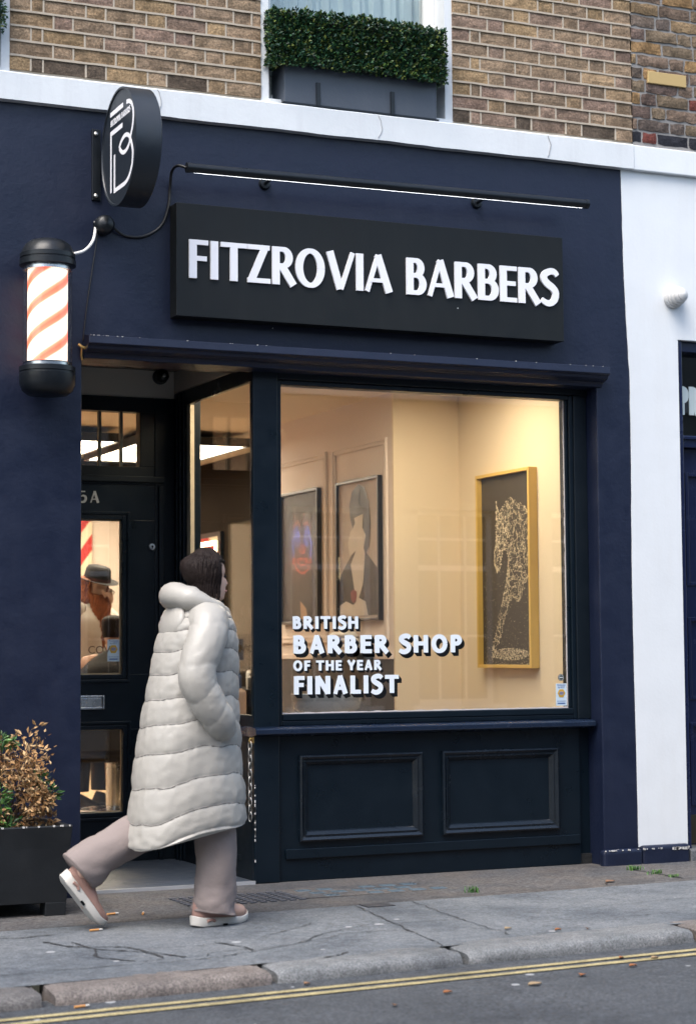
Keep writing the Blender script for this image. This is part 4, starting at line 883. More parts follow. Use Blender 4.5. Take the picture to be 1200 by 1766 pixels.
link("print_dots", gd, paint("print_pale_gold", (0.80, 0.68, 0.48), .6, .1), r); link("print_lines", gl_, paint("print_dim_gold", (0.52, 0.42, 0.27), .6, .1), r)
# led mirror on the dark wall
lm = thing("led_mirror", (1.53, 6.4, 1.15), "tall rectangular mirror with glowing warm edge on the dark wall", "mirror")
g = G(); g.box(1.495, 1.529, 5.98, 7.25, 1.10, 2.20); link("mirror_frame", g, M_BLK, lm)
m, t, p = newmat("mirror_silver"); p.inputs["Metallic"].default_value = 1; p.inputs["Roughness"].default_value = .02; p.inputs["Base Color"].default_value = (.75, .72, .68, 1)
g = G(); g.box(1.490, 1.495, 6.02, 7.21, 1.14, 2.16); link("mirror_glass", g, m, lm)
g = G(); g.frame(6.06, 7.17, 1.16, 2.125, .035, 1.484, 1.489); g.v = [Vector((v.y, v.x, v.z)) for v in g.v]; link("led_strip", g, M_LEDM, lm)
ps = thing("wall_poster", (1.53, 5.57, 1.35), "faded cream poster with faint drawing beside the glowing mirror", "poster")
g = G(); g.box(1.522, 1.529, 5.29, 5.85, 1.33, 2.25); link("poster_sheet", g, paint("aged_poster", (0.05, 0.041, 0.030), .95, .12, bscale2=4, spec=.03), ps)
g = G()
for k in range(9):
    q = catmull([(5.35 + (k % 3) * .17 + .05 * rh.random(), 1.45 + (k // 3) * .25 + .1 * rh.random(), 0) for _ in range(5)], 5); ribbon(g, [(a.x, a.y, .008) for a in q], PXY, 1.5205, 1.5215)
link("poster_drawing", g, paint("faded_ink", (0.05, 0.04, 0.03), .8, .1), ps)
# striped wall graphic at the back
st_ = thing("striped_board", (0.6, 8.19, 1.2), "tall red and cream striped barber board on the back wall", "board")
g = G(); g.box(0.12, 1.03, 8.16, 8.199, 0.9, 2.42); link("board", g, paint("cream_board", (0.70, 0.58, 0.42), .6, .04), st_)
g = G()
for k in range(-6, 8):
    z = 0.9 + k * 0.30; poly = []
    def clip(x, zz_): return (x, max(.9, min(2.42, zz_)))
    a0, a1 = z, z + .15; P4 = [(0.12, a0), (1.03, a0 + 1.25), (1.03, a1 + 1.25), (0.12, a1)]
    # clip polygon to the board height
    def cl(P, lim, above):
        out = []
        for i in range(len(P)):
            a, b = P[i], P[(i + 1) % len(P)]; ia, ib = (a[1] >= lim) == above or a[1] == lim, (b[1] >= lim) == above or b[1] == lim
            if ia: out.append(a)
            if ia != ib: tt = (lim - a[1]) / (b[1] - a[1]); out.append((a[0] + tt * (b[0] - a[0]), lim))
        return out
    P4 = cl(P4, .9, True); P4 = cl(P4, 2.42, False) if len(P4) > 2 else []
    if len(P4) > 2: g.prism(P4, 8.157, 8.1595)
link("red_stripe", g, paint("barber_red", (0.45, 0.03, 0.025), .5, .06), st_)
g = G(); g.box(0.12, 1.03, 8.15, 8.199, 2.421, 2.56); link("board_header", g, paint("dark_red_header", (0.16, 0.01, 0.015), .5, .05), st_)
g = G(); g.box(0.3, 1.0, 8.146, 8.1495, 2.51, 2.525); g.box(0.3, 0.9, 8.146, 8.1495, 2.46, 2.475); link("header_line", g, P_LT, st_)
# neon face on the back wall (seen as a reflection in the leftmost picture)
ne = thing("neon_face", (-1.08, 8.19, 2.0), "blue and red neon tube smiling face on the back wall", "neon sign")
nb_, nr = G(), G(); NX, NZ = 0.0, 0.0
nr.tube(catmull([(NX + .17 * cos(a), 8.17, NZ - .12 + .2 * sin(a)) for a in [pi + pi * k / 10 for k in range(11)]], 3), .008, 6)
nr.tube(catmull([(NX + .1 * cos(a), 8.17, NZ - .14 + .08 * sin(a)) for a in [pi + pi * k / 8 for k in range(9)]], 3), .008, 6); nr.tube([(NX - .1, 8.17, NZ - .14), (NX + .1, 8.17, NZ - .14)], .008, 6)
nr.tube([(NX + .045 * cos(a), 8.16, NZ - .02 + .05 * sin(a)) for a in [2 * pi * k / 14 for k in range(15)]], .008, 6)
for sx in (-1, 1):
    nb_.tube([(NX + sx * .09 + d * .04, 8.17, NZ + z) for d, z in ((0, .22), (-1, .10), (0, .02), (1, .10), (0, .22))], .008, 6)
    nb_.tube(catmull([(NX + sx * .17, 8.17, NZ - .12), (NX + sx * .18, 8.17, NZ + .08), (NX + sx * .10, 8.17, NZ + .28)], 5), .008, 6); nr.tube([(NX + sx * .04, 8.17, NZ + .28), (NX + sx * .09, 8.17, NZ + .33), (NX + sx * .14, 8.17, NZ + .28)], .008, 6)
for q in (nr, nb_): q.v = [Vector((-1.135 + v.x * .52, 8.17 + (v.y - 8.17) * .6, 2.20 + v.z * .78)) for v in q.v]
link("red_tube", nr, emit("red_neon", (1, .12, .05), 9.0), ne); link("blue_tube", nb_, emit("blue_neon", (.15, .25, 1), 9.0), ne)
wlm = thing("wall_light", (-1.5, 8.19, 1.9), "small glowing warm wall light left of the neon face", "lamp")
g = G(); g.tube([(-1.48, 8.12, 1.86), (-1.48, 8.12, 2.1)], .035, 12); link("glowing_tube", g, emit("warm_tube", (1, .75, .4), 8), wlm); g = G(); g.box(-1.53, -1.43, 8.15, 8.199, 1.82, 2.14); link("wall_plate", g, M_BRASS, wlm)
# vanity shelf, bottles, box
vs = thing("vanity_shelf", (1.2, 5.3, 0.06), "dark vanity counter under the glowing mirror", "counter")
g = G(); g.box(0.98, 1.529, 4.35, 7.6, 0.86, 0.90); link("counter_top", g, M_DADO, vs, bevel=.004); g = G(); g.box(1.05, 1.529, 4.45, 7.5, 0.06, 0.86); link("counter_body", g, M_DADO, vs)
BT = [(1.05, 4.95, .17, .028, (0.55, 0.2, 0.2)), (1.06, 4.86, .22, .026, (0.55, 0.5, 0.45)), (1.10, 4.78, .16, .03, (0.5, 0.3, 0.12)), (1.06, 4.66, .19, .026, (0.6, 0.6, 0.6)), (1.12, 4.58, .20, .028, (0.03, 0.03, 0.03)), (1.08, 4.48, .14, .03, (0.10, 0.15, 0.3)), (1.20, 4.55, .17, .025, (0.65, 0.62, 0.58)), (1.17, 4.42, .12, .032, (0.04, 0.04, 0.04))]
BL = ["pink bottle, leftmost on the vanity counter", "tall clear bottle second along the vanity counter", "amber bottle on the vanity counter", "white pump bottle in the middle of the vanity counter", "tall black bottle on the vanity counter", "short blue bottle near the front of the vanity counter", "cream bottle at the back of the vanity counter", "short black jar at the end of the vanity counter"]
for (x, y, h, rr, c), lab in zip(BT, BL):
    bt = thing("bottle", (x, y, .90), lab, "bottle", "bottles on the vanity counter")
    g = G(); g.lathe([(0, 0), (rr, 0), (rr, h * .68), (rr * .9, h * .75), (rr * .4, h * .82), (rr * .4, h * .86), (0, h * .86)], (x, y, .901), 'z', 16); link("bottle_body", g, paint("bottle_%d" % (int(c[0] * 100) * 100 + int(c[2] * 100)), c, .25, .05), bt, smooth=True, autosmooth=50)
    g = G(); g.lathe([(0, h * .861), (rr * .5, h * .861), (rr * .5, h), (0, h)], (x, y, .901), 'z', 14); link("bottle_cap", g, M_BLK, bt, smooth=True, autosmooth=50)
bx_ = thing("waiting_bench", (-0.2, 1.7, 0.06), "tan leather bench back showing in the low side pane", "bench")
g = G(); g.box(-0.24, 0.03, 1.55, 1.66, 0.30, 0.962); link("backrest", g, paint("tan_leather", (0.36, 0.24, 0.17), .5, .08), bx_, bevel=.03, seg=4); g = G(); g.box(-0.24, 0.5, 1.66, 2.2, 0.30, 0.48); link("seat", g, MATS["tan_leather"], bx_, bevel=.03, seg=4)
for q in ((-.2, 1.6), (.45, 1.7), (-.2, 2.15), (.45, 2.15)):
    g = G(); g.box(q[0] - .02, q[0] + .02, q[1] - .02, q[1] + .02, .06, .30); link("leg", g, M_BLK, bx_)
bs = thing("reflection_basin", (0.45, 1.5, 0.06), "pale grey made-up basin standing in for a reflection low behind the shop window", "basin")  # made-up basin, its pale grey stands in for a reflection
g = G()
rings = []
for z, k in ((.80, .7), (.84, .92), (.90, 1.0), (.925, 1.02), (.925, .9), (.88, .82), (.83, .6)):
    rings.append([Vector((0.50 + .22 * k * cos(a), 1.45 + .19 * k * sin(a), z)) for a in [2 * pi * i / 28 for i in range(28)]])
g.rings(rings); link("basin_bowl", g, paint("reflection_grey", (0.30, 0.34, 0.38), .25, .05), bs, smooth=True, autosmooth=50); g = G(); g.tube([(0.5, 1.5, .06), (.5, 1.5, .81)], [.16, .12], 20); link("pedestal", g, M_BLK, bs, smooth=True)
tw = thing("folded_towels", (0.95, 2.2, 1.166), "crumpled white towel with a blue mark on the dado ledge behind the lettering", "towel")
g = G()
for k in range(4):
    rings = []
    for j in range(7):
        t_ = j / 6; ring = []
        for i in range(16):
            a = 2 * pi * i / 16; ring.append(Vector((0.965 + (.055 - .004 * k) * cos(a) + .012 * noise.noise((k, i, j)), 2.08 + .28 * t_ + .01 * k, 1.178 + k * .036 + .022 * sin(a) + .008 * noise.noise((k * 3, i * .6, j * .7)))))
        rings.append(ring)
    g.rings(rings)
link("towel_stack", g, M_SHIRT, tw, smooth=True); g = G(); g.box(.90, .91, 2.16, 2.26, 1.23, 1.27); link("blue_mark", g, paint("towel_blue", (.08, .1, .35), .8, .1), tw)
g = G(); g.box(0.9, 1.02, 1.9, 2.6, 1.130, 1.158); tag(link("wall_ledge", g, M_DADO, None), "narrow dark ledge along the dado rail holding the white towel", "shelf")

# ================================================================== foliage
def leaves(g, centre_fn, n, size, pal, seed, shape=(1.0, .5), droop=0.3):
    rnd = random.Random(seed)
    for _ in range(n):
        p, out = centre_fn(rnd)
        d = Vector((rnd.gauss(0, 1), rnd.gauss(0, 1), rnd.gauss(0, 1))).normalized() * .9 + Vector(out) * 1.0
        d.normalize(); w = d.cross(Vector((rnd.gauss(0, 1), rnd.gauss(0, 1), rnd.gauss(0, 1)))).normalized(); L = size * rnd.uniform(.65, 1.3) * shape[0]; B = L * shape[1]
        nrm = d.cross(w); p = Vector(p); q = rnd.uniform(.75, 1.25); c = tuple(v * q for v in rnd.choice(pal)); m_ = p + d * L * .5 + nrm * L * .10; e = p + d * L
        g.add([p, m_ + w * B * .5, e, m_ - w * B * .5], [(0, 1, 2), (0, 2, 3)], c)
M_LEAF = attrmat("hedge_leaf", .4, 0, 90, .5, .1)
M_DRY = attrmat("dry_leaf", .7, 0, 90, .3, .15)
HG = [(0.016, 0.058, 0.028), (0.016, 0.060, 0.024), (0.022, 0.075, 0.024), (0.010, 0.034, 0.018), (0.06, 0.115, 0.026), (0.022, 0.075, 0.045), (0.11, 0.14, 0.03)]
def hedge_fn(x0, x1, y0, y1, z0, z1):
    def f(r):
        x, y, z = r.uniform(x0, x1), r.uniform(y0, y1), r.uniform(z0, z1); k = r.random()
        if k < .55: y = y0 + abs(r.gauss(0, .018)); o = (0, -1, .3)
        elif k < .72: z = z1 - abs(r.gauss(0, .02)); o = (0, 0, 1)
        elif k < .86: x = x0 + abs(r.gauss(0, .018)); o = (-1, 0, .2)
        elif k < .93: x = x1 - abs(r.gauss(0, .018)); o = (1, 0, .2)
        else: o = (0, -1, .3)
        b = .016 * noise.noise((x * 9, y * 9, z * 9)) + .01 * noise.noise((x * 25, y * 25, z * 25)); return (x + o[0] * b, y + o[1] * b, z + o[2] * b + (.022 * noise.noise((x * 6, 0, 3)) + .012 * noise.noise((x * 19, 0, 3)))), o
    return f
def window_box(x0, x1, lab1, lab2, n, seed):
    r = thing("window_box", ((x0 + x1) / 2, 0, ZT), lab1, "planter", "window boxes on the white band")
    g = G(); t_ = .012; zb, zt_ = ZT + .008, ZT + .225
    g.box(x0, x1, -.132, -.132 + t_, zb, zt_); g.box(x0, x1, .048 - t_, .048, zb, zt_); g.box(x0, x0 + t_, -.120, .036, zb, zt_); g.box(x1 - t_, x1, -.120, .036, zb, zt_); g.box(x0 + t_, x1 - t_, -.120, .036, zb, zb + .02)
    link("trough", g, M_LEAD, r, bevel=.004)
    for fx in (.215, .70):
        xx = lerp(x0, x1, fx); g = G(); g.box(xx - .011, xx + .011, -.142, -.1325, ZT + .004, ZT + .128); link("strap", g, M_BLK, r)
    g = G(); g.box(x0 - .01, x1 + .01, -.139, .05, ZT, ZT + .0075); link("base_strip", g, M_BLK, r)
    g = G(); g.box(x0 + t_, x1 - t_, -.119, .035, zt_ - .04, zt_ - .02); link("soil", g, M_SOIL, r)
    h = thing("clipped_hedge", ((x0 + x1) / 2, -.04, zt_ - .02), lab2, "hedge", "clipped box hedges in the window boxes")
    g = G(); leaves(g, hedge_fn(x0 - .085, x1 + .03, -.195, .04, zt_ - .035, zt_ + .265), n, .021, HG, seed, (1, .62)); link("foliage", g, M_LEAF, h, fixn=False)
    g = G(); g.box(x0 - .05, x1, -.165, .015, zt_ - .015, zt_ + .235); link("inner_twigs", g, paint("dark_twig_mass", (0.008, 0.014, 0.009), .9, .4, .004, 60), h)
window_box(-0.404, 0.483, "lead grey trough with two black straps under the clipped green hedge", "dense dark green clipped hedge in the trough above the shop sign", 15000, 5)
window_box(-2.86, -1.925, "lead grey trough at the window in the top left corner", "dark green hedge just showing in the top left corner", 6000, 6)

# street planter and shrub
pt = thing("street_planter", (-1.95, -0.4, 0), "black square planter with a chipped rim against the navy wall", "planter")
def pr_ring(k, z, ins=0.0):
    a, b = -2.30 - k * .0, -1.70 + .02 * k; c, d = -0.64 - .03 * k, -0.125
    return [Vector((a + ins, c + ins, z)), Vector((b - ins, c + ins, z)), Vector((b - ins, d - ins, z)), Vector((a + ins, d - ins, z))]
g = G(); g.rings([pr_ring(0, .055), pr_ring(0.6, .30), pr_ring(1, .395), pr_ring(1, .40), pr_ring(1, .40, .03), pr_ring(1, .33, .035)], cap=False)
g.add(pr_ring(0, .055), [(0, 1, 2, 3)]); link("tub", g, M_PLANTER, pt, bevel=.006)
for (x, y) in ((-2.25, -.59), (-1.75, -.59), (-2.25, -.18), (-1.75, -.18)):
    g = G(); g.prism([(x - .05, -.02), (x + .045, -.02), (x + .05, .0555), (x - .05, .0555)], y - .05, y + .05); link("foot", g, M_PLANTER, pt, bevel=.004)
g = G(); xs = [-2.26 + .05 * i for i in range(12)]; ys = [-.63 + .05 * i for i in range(11)]
g.add([(x, y, .345 + .02 * noise.noise((x * 9, y * 9, 0))) for y in ys for x in xs], [(j * 12 + i, j * 12 + i + 1, (j + 1) * 12 + i + 1, (j + 1) * 12 + i) for j in range(10) for i in range(11)]); link("soil", g, M_SOIL, pt)
g = G()
for i in range(22):
    x = rc.uniform(-2.28, -1.69); s = rc.uniform(.001, .004); g.box(x - s * 1.5, x + s, -.672, -.664, .396 - s * .3, .4025)
link("chipped_rim", g, MATS["bare_flaked_paint"], pt)
sh = thing("dying_shrub", (-1.98, -0.42, 0.345), "half dead shrub with brown dry leaves and green shoots in the black planter", "shrub")
BRN = [(0.42, 0.25, 0.11), (0.34, 0.19, 0.075), (0.50, 0.32, 0.16), (0.26, 0.13, 0.05), (0.55, 0.38, 0.20), (0.33, 0.19, 0.09)]
GRN = [(0.05, 0.13, 0.03), (0.07, 0.17, 0.035), (0.03, 0.09, 0.025), (0.10, 0.20, 0.05)]
clumps = [((-1.97, -.50, .72), .075), ((-2.06, -.48, .70), .09), ((-1.92, -.52, .64), .08), ((-1.84, -.50, .645), .06), ((-1.86, -.52, .56), .075), ((-1.79, -.52, .535), .06), ((-1.985, -.54, .60), .085), ((-2.1, -.5, .58), .10), ((-1.775, -.50, .50), .045), ((-1.745, -.45, .41), .045), ((-1.88, -.48, .42), .05), ((-2.02, -.58, .45), .05), ((-2.12, -.4, .66), .1), ((-1.95, -.36, .60), .09), ((-1.84, -.55, .49), .05), ((-1.79, -.36, .42), .05)]
def clump_fn(cl):
    def f(r):
        c, R = r.choice(cl); d = Vector((r.gauss(0, 1), r.gauss(0, 1), r.gauss(0, 1))).normalized(); return Vector(c) + d * R * r.random() ** .5 * (1 + .4 * noise.noise(d * 3)), d
    return f
g = G(); leaves(g, clump_fn(clumps + [((-1.90 + .02 * k, -.5, .60 + .05 * (k % 4)), .11) for k in range(5)]), 1900, .029, BRN, 21, (1, .42)); link("dry_foliage", g, M_DRY, sh, fixn=False)
gcl = [((-2.0, -.58, .42), .05), ((-2.08, -.58, .42), .06), ((-1.94, -.58, .395), .035), ((-1.99, -.57, .54), .035), ((-1.985, -.57, .50), .03), ((-1.97, -.52, .79), .025), ((-1.93, -.5, .77), .02), ((-1.765, -.46, .60), .025), ((-1.72, -.45, .525), .03), ((-1.80, -.45, .57), .03), ((-2.05, -.56, .48), .04)]
g = G(); leaves(g, clump_fn(gcl), 620, .036, GRN, 22, (1, .35)); link("green_shoots", g, M_LEAF, sh, fixn=False)
g = G()
for c, R in clumps + gcl:
    b = (-1.98 + rc.uniform(-.08, .08), -.44 + rc.uniform(-.05, .05), .34); m_ = ((b[0] + c[0]) / 2 + rc.uniform(-.03, .03), (b[1] + c[1]) / 2, (b[2] + c[2]) / 2 + .03); g.tube(catmull([b, m_, c], 4), [.006 - .00045 * k for k in range(9)], 5)
link("twig", g, paint("brown_twig", (.06, .04, .028), .9, .3), sh)

# ================================================================== small things on the ground
def dead_leaf(x, y, ang, s, c, lab, z=None):
    s *= .8; c = tuple(v * .7 for v in c)
    g = G(); n = 7; L = []
    for i in range(n):
        t_ = i / (n - 1); w = s * .32 * sin(pi * min(1, t_ * 1.05 + .02)) ** .8; L.append((t_ * s, w, .006 * sin(t_ * 3 + ang) + .004))
    vs = []
    for u, w, h in L:
        for sg, hh in ((-1, .5), (0, 0), (1, .8)):
            vx, vy = u - s / 2, sg * w; zz_ = (z if z is not None else gz(x, y)) + .003 + h * .5 * (.5 + hh) + abs(sg) * .003
            vs.append((x + vx * cos(ang) - vy * sin(ang), y + vx * sin(ang) + vy * cos(ang), zz_))
    g.add(vs, [(i * 3 + k, i * 3 + k + 1, i * 3 + k + 4, i * 3 + k + 3) for i in range(n - 1) for k in (0, 1)])
    o = link("fallen_leaf", g, paint("leaf_%d_%d" % (int(c[0] * 100), int(c[1] * 100)), c, .7, .2), None, smooth=True); md = o.modifiers.new("thick", 'SOLIDIFY'); md.thickness = .0008
    return tag(o, lab, "leaf", "fallen leaves")
TAN, ORG, PALE = (0.30, 0.16, 0.09), (0.36, 0.13, 0.04), (0.42, 0.30, 0.17)
for a in ((1.055, -.837, .3, .085, TAN, "curled brown leaf lying near the navy plinth"), (0.98, -0.92, 1.1, .04, (0.08, .06, .05), "small dark leaf on the slabs near the navy plinth"), (-0.18, -2.02, .4, .055, PALE, "pale tan leaf on the slabs above the middle kerb gap"), (-0.02, -2.16, .1, .04, ORG, "small orange leaf at the back of the right kerb"), (0.10, -2.2, .9, .045, (0.16, .08, .05), "dark brown leaf on the back edge of the long grey kerb")): dead_leaf(*a)
for x, y, an, s, c, lab in ((-0.93, -2.93, .2, .05, ORG, "orange leaf on the road, left of the pair below the lines"), (-0.58, -2.95, .1, .075, PALE, "long tan leaf on the road near the bottom edge"), (-0.33, -2.87, .8, .06, ORG, "orange leaf on the road right of the long tan one"), (-0.06, -2.80, .2, .05, ORG, "orange leaf on the road near the right edge, below the yellow lines"), (0.11, -2.69, .3, .05, PALE, "tan leaf on the road touching the yellow lines at right"), (-1.30, -2.50, .6, .05, TAN, "tan leaf at the foot of the pinkish kerb"), (-1.2, -3.05, 1.2, .045, TAN, "small tan leaf at the left on the road"), (0.0, -2.62, .4, .035, ORG, "tiny orange leaf between the yellow lines")): dead_leaf(x, y, an, s, c, lab, zr(x))
for x, y, an, lab, z in ((-1.515, -.745, .25, "orange cigarette butt nearest the planter", None), (-1.386, -.79, 1.2, "cigarette butt between the planter and the shoe", None), (-1.72, -1.17, .15, "tan cigarette butt on the slabs before the planter", None), (-2.17, -2.50, .2, "orange cigarette butt in the gutter by the kerb gap", zr(-2.17))):
    z0 = (z if z is not None else gz(x, y)) + .0065; d = Vector((cos(an), sin(an), 0)); c = Vector((x, y, z0)); r = thing("cigarette_butt", c, lab, "cigarette butt", "cigarette butts on the ground")
    g = G(); g.tube([c - d * .03, c + d * .012], .0048, 8); link("filter", g, paint("filter_cork", (0.50, 0.24, 0.08), .8, .15), r, smooth=True, autosmooth=40); g = G(); g.tube([c + d * .0125, c + d * .028], .0046, 8); link("paper", g, paint("ash_paper", (0.5, 0.48, 0.45), .8, .2), r, smooth=True, autosmooth=40)
def weed(x, y, n, s, lab, spread=.05):
    g = G(); rnd = random.Random(int(x * 1000))
    for _ in range(n):
        a = rnd.random() * 2 * pi; b = Vector((x + rnd.gauss(0, spread), y + rnd.gauss(0, .012), gz(x, y))); h = s * rnd.uniform(.5, 1.2); o = Vector((cos(a), sin(a), 0)) * h * .6; w = Vector((-sin(a), cos(a), 0)) * .003
        g.add([b - w, b + w, b + o * .5 + Vector((0, 0, h)) + w * .7, b + o * .5 + Vector((0, 0, h)) - w * .7, b + o + Vector((0, 0, h * .8))], [(0, 1, 2, 3), (3, 2, 4)], rnd.choice(GRN))
    return tag(link("weed_tuft", g, M_LEAF, None, fixn=False), lab, "weed", "weeds in the pavement joints")
weed(.28, -.827, 40, .028, "small green weed in the joint in the middle of the pavement", .016); weed(1.475, -.40, 50, .025, "green weed in the joint nearest the navy plinth", .02); weed(1.47, -.62, 40, .02, "green weed in the joint in front of the white wall", .02); weed(1.46, -.8, 30, .015, "tiny weed at the street end of the plinth joint", .02)

# ================================================================== people
HEAD = [(0.0, .062, .012, .026), (.03, .078, -.008, .038), (.07, .084, -.022, .046), (.13, .084, -.04, .054), (.19, .088, -.056, .060), (.23, .087, -.066, .063), (.28, .086, -.074, .066), (.36, .086, -.084, .070),
        (.44, .083, -.092, .072), (.50, .079, -.096, .073), (.56, .084, -.098, .074), (.62, .087, -.100, .075), (.75, .080, -.100, .075), (.86, .062, -.088, .066), (.94, .036, -.066, .048), (.985, .008, -.04, .024)]
def head_geo(g, base, yaw, h=.225, pitch=0.0, n=36):
    """head whose chin sits at base; faces +X rotated by yaw"""
    k = h / .225; rot = Matrix.Rotation(yaw, 3, 'Z') @ Matrix.Rotation(pitch, 3, 'Y'); rings = []
    for zf, fx, bx_, w in HEAD:
        ring = []; cx = (fx + bx_) / 2 * .35
        for i in range(n):
            a = 2 * pi * i / n; ca, sa = cos(a), sin(a)
            x = (cx + ca * (fx - cx)) if ca > 0 else (cx + ca * (cx - bx_)); y = sa * w * (1 - .10 * max(0, ca) ** 2)
            nose = max(0, 1 - abs(zf - .37) / .05) if zf < .37 else max(0, 1 - (zf - .37) / .17)
            if zf >= .33: x += .026 * nose * math.exp(-(a if a < pi else a - 2 * pi) ** 2 / .018)
            lip = math.exp(-((zf - .21) / .03) ** 2) * .005; x += lip * math.exp(-(a if a < pi else a - 2 * pi) ** 2 / .08)
            eye = math.exp(-((zf - .50) / .05) ** 2) * .008; aa = abs(a if a < pi else a - 2 * pi); x -= eye * math.exp(-((aa - .45) / .16) ** 2)
            ring.append(Vector(base) + rot @ (Vector((x, y, zf * .225)) * k))
        rings.append(ring)
    g.rings(rings)
    for s in (-1, 1):       # ears
        e = []
        for zf, q in ((.36, .3), (.40, .8), (.46, 1), (.54, 1.05), (.58, .7), (.60, .2)):
            e.append([Vector(base) + rot @ (Vector((-.012 + .018 * q * cos(a) - (zf - .4) * .05, s * (.068 + .010 * q + .007 * q * sin(a)), zf * .225)) * k) for a in [2 * pi * i / 10 for i in range(10)]])
        g.rings(e)
    return lambda x, y, zf: Vector(base) + rot @ (Vector((x, y, zf * .225)) * k)
def skin_geo(chains):
    """chains: list of lists of (x,y,z,r); points with equal position are merged; first point is the root"""
    vs, rad, es, idx = [], [], [], {}
    for ch in chains:
        prev = None
        for p in ch:
            key = (round(p[0], 4), round(p[1], 4), round(p[2], 4))
            if key not in idx: idx[key] = len(vs); vs.append(p[:3]); rad.append(p[3])
            if prev is not None and prev != idx[key]: es.append((prev, idx[key]))
            prev = idx[key]
    me = bpy.data.meshes.new("tmp"); me.from_pydata(vs, es, []); o = bpy.data.objects.new("tmp", me); COL.objects.link(o)
    o.modifiers.new("skin", 'SKIN')
    for i, sv in enumerate(me.skin_vertices[0].data): sv.radius = (rad[i], rad[i]); sv.use_root = (i == 0)
    ss = o.modifiers.new("sub", 'SUBSURF'); ss.levels = 2; ss.render_levels = 2
    ev = o.evaluated_get(bpy.context.evaluated_depsgraph_get()).to_mesh(); g = G()
    g.add([v.co.copy() for v in ev.vertices], [tuple(p.vertices) for p in ev.polygons]); bpy.data.objects.remove(o); bpy.data.meshes.remove(me); return g
def body_mesh(name, g, parent, mat, voxel=.007):
    o = link(name, g, mat, parent, smooth=True); r = o.modifiers.new("one_surface", 'REMESH'); r.mode = 'VOXEL'; r.voxel_size = voxel; r.use_smooth_shade = True
    s = o.modifiers.new("soft", 'SMOOTH'); s.iterations = 3; s.factor = .4; return o
def loft(g, secs, n=40, sq=2.3, fn=None):
    """secs: (cx, cy, z, a, b) superellipse sections; fn(angle, k) extra radius factor"""
    rings = []
    for k, (cx, cy, z, a, b) in enumerate(secs):
        ring = []
        for i in range(n):
            t_ = 2 * pi * i / n; c, s_ = cos(t_), sin(t_); f = fn(t_, k) if fn else 1.0
            dz = 0
            ring.append(Vector((cx + a * f * math.copysign(abs(c) ** (2 / sq), c), cy + b * f * math.copysign(abs(s_) ** (2 / sq), s_), z)))
        rings.append(ring)
    g.rings(rings)
def path_loft(g, pts, n=24, fn=None, cap=True):
    """pts: (pos, ra, rb): rings perpendicular to the path, ra along world X-ish, rb along Y"""
    rings = []; P = [Vector(p[0]) for p in pts]
    for k, (p, ra, rb) in enumerate(pts):
        d = (P[min(k + 1, len(P) - 1)] - P[max(k - 1, 0)]).normalized(); v = Vector((0, 1, 0)); v = (v - d * v.dot(d)).normalized(); u = v.cross(d)
        ring = []
        for i in range(n):
            t_ = 2 * pi * i / n; f = fn(t_, k) if fn else 1.0; ring.append(Vector(p) + (u * cos(t_) * ra + v * sin(t_) * rb) * f)
        rings.append(ring)
    g.rings(rings, cap)
def interp(keys, n):
    """smooth resample of tuples"""
    out = []; m = len(keys) - 1
    for i in range(n + 1):
        t_ = i / n * m; k = min(int(t_), m - 1); f = t_ - k
        a, b, c, d = keys[max(k - 1, 0)], keys[k], keys[k + 1], keys[min(k + 2, m)]
        out.append(tuple(.5 * (2 * b_ + (c_ - a_) * f + (2 * a_ - 5 * b_ + 4 * c_ - d_) * f * f + (3 * b_ - a_ - 3 * c_ + d_) * f ** 3) for a_, b_, c_, d_ in zip(a, b, c, d)))
    return out

# --- the walking person (moving towards +X, right side towards the street)
PXc, PYc = -1.27, -1.20
wk = thing("person", (PXc, PYc, gz(PXc, PYc)), "person striding right in a long cream quilted coat, taupe trousers and pink trainers", "person")
hp = (-1.30, PYc, .84)
RA, RH = (-1.215, -1.25, .10), (-1.29, -1.27, .84)     # right stance leg
LK, LA = (-1.40, -1.13, .44), (-1.79, -1.12, .24)      # left trailing leg
CH_ = (-1.265, PYc, 1.20); SHr, SHl = (-1.265, PYc - .165, 1.315), (-1.265, PYc + .165, 1.315)
chains = [[(*hp, .115), (-1.285, PYc, 1.02, .105), (*CH_, .125), (-1.262, PYc, 1.33, .07), (-1.245, PYc, 1.40, .052), (-1.235, PYc, 1.45, .05)],
          [(*hp, .115), (*RH, .09), (-1.235, -1.27, .47, .06), (*RA, .042), (-1.13, -1.245, .05, .035), (-1.06, -1.215, .045, .028)],
          [(*hp, .115), (-1.31, -1.13, .84, .09), (*LK, .06), (*LA, .042), (-1.755, -1.115, .14, .033), (-1.74, -1.105, .075, .028)],
          [(*CH_, .125), (*SHr, .058), (-1.355, PYc - .225, 1.09, .045), (-1.255, PYc - .195, .90, .034), (-1.225, PYc - .15, .85, .034), (-1.20, PYc - .13, .80, .03)],
          [(*CH_, .125), (*SHl, .058), (-1.22, PYc + .235, 1.08, .045), (-1.17, PYc + .195, .90, .034), (-1.13, PYc + .15, .85, .034), (-1.10, PYc + .13, .80, .03)]]
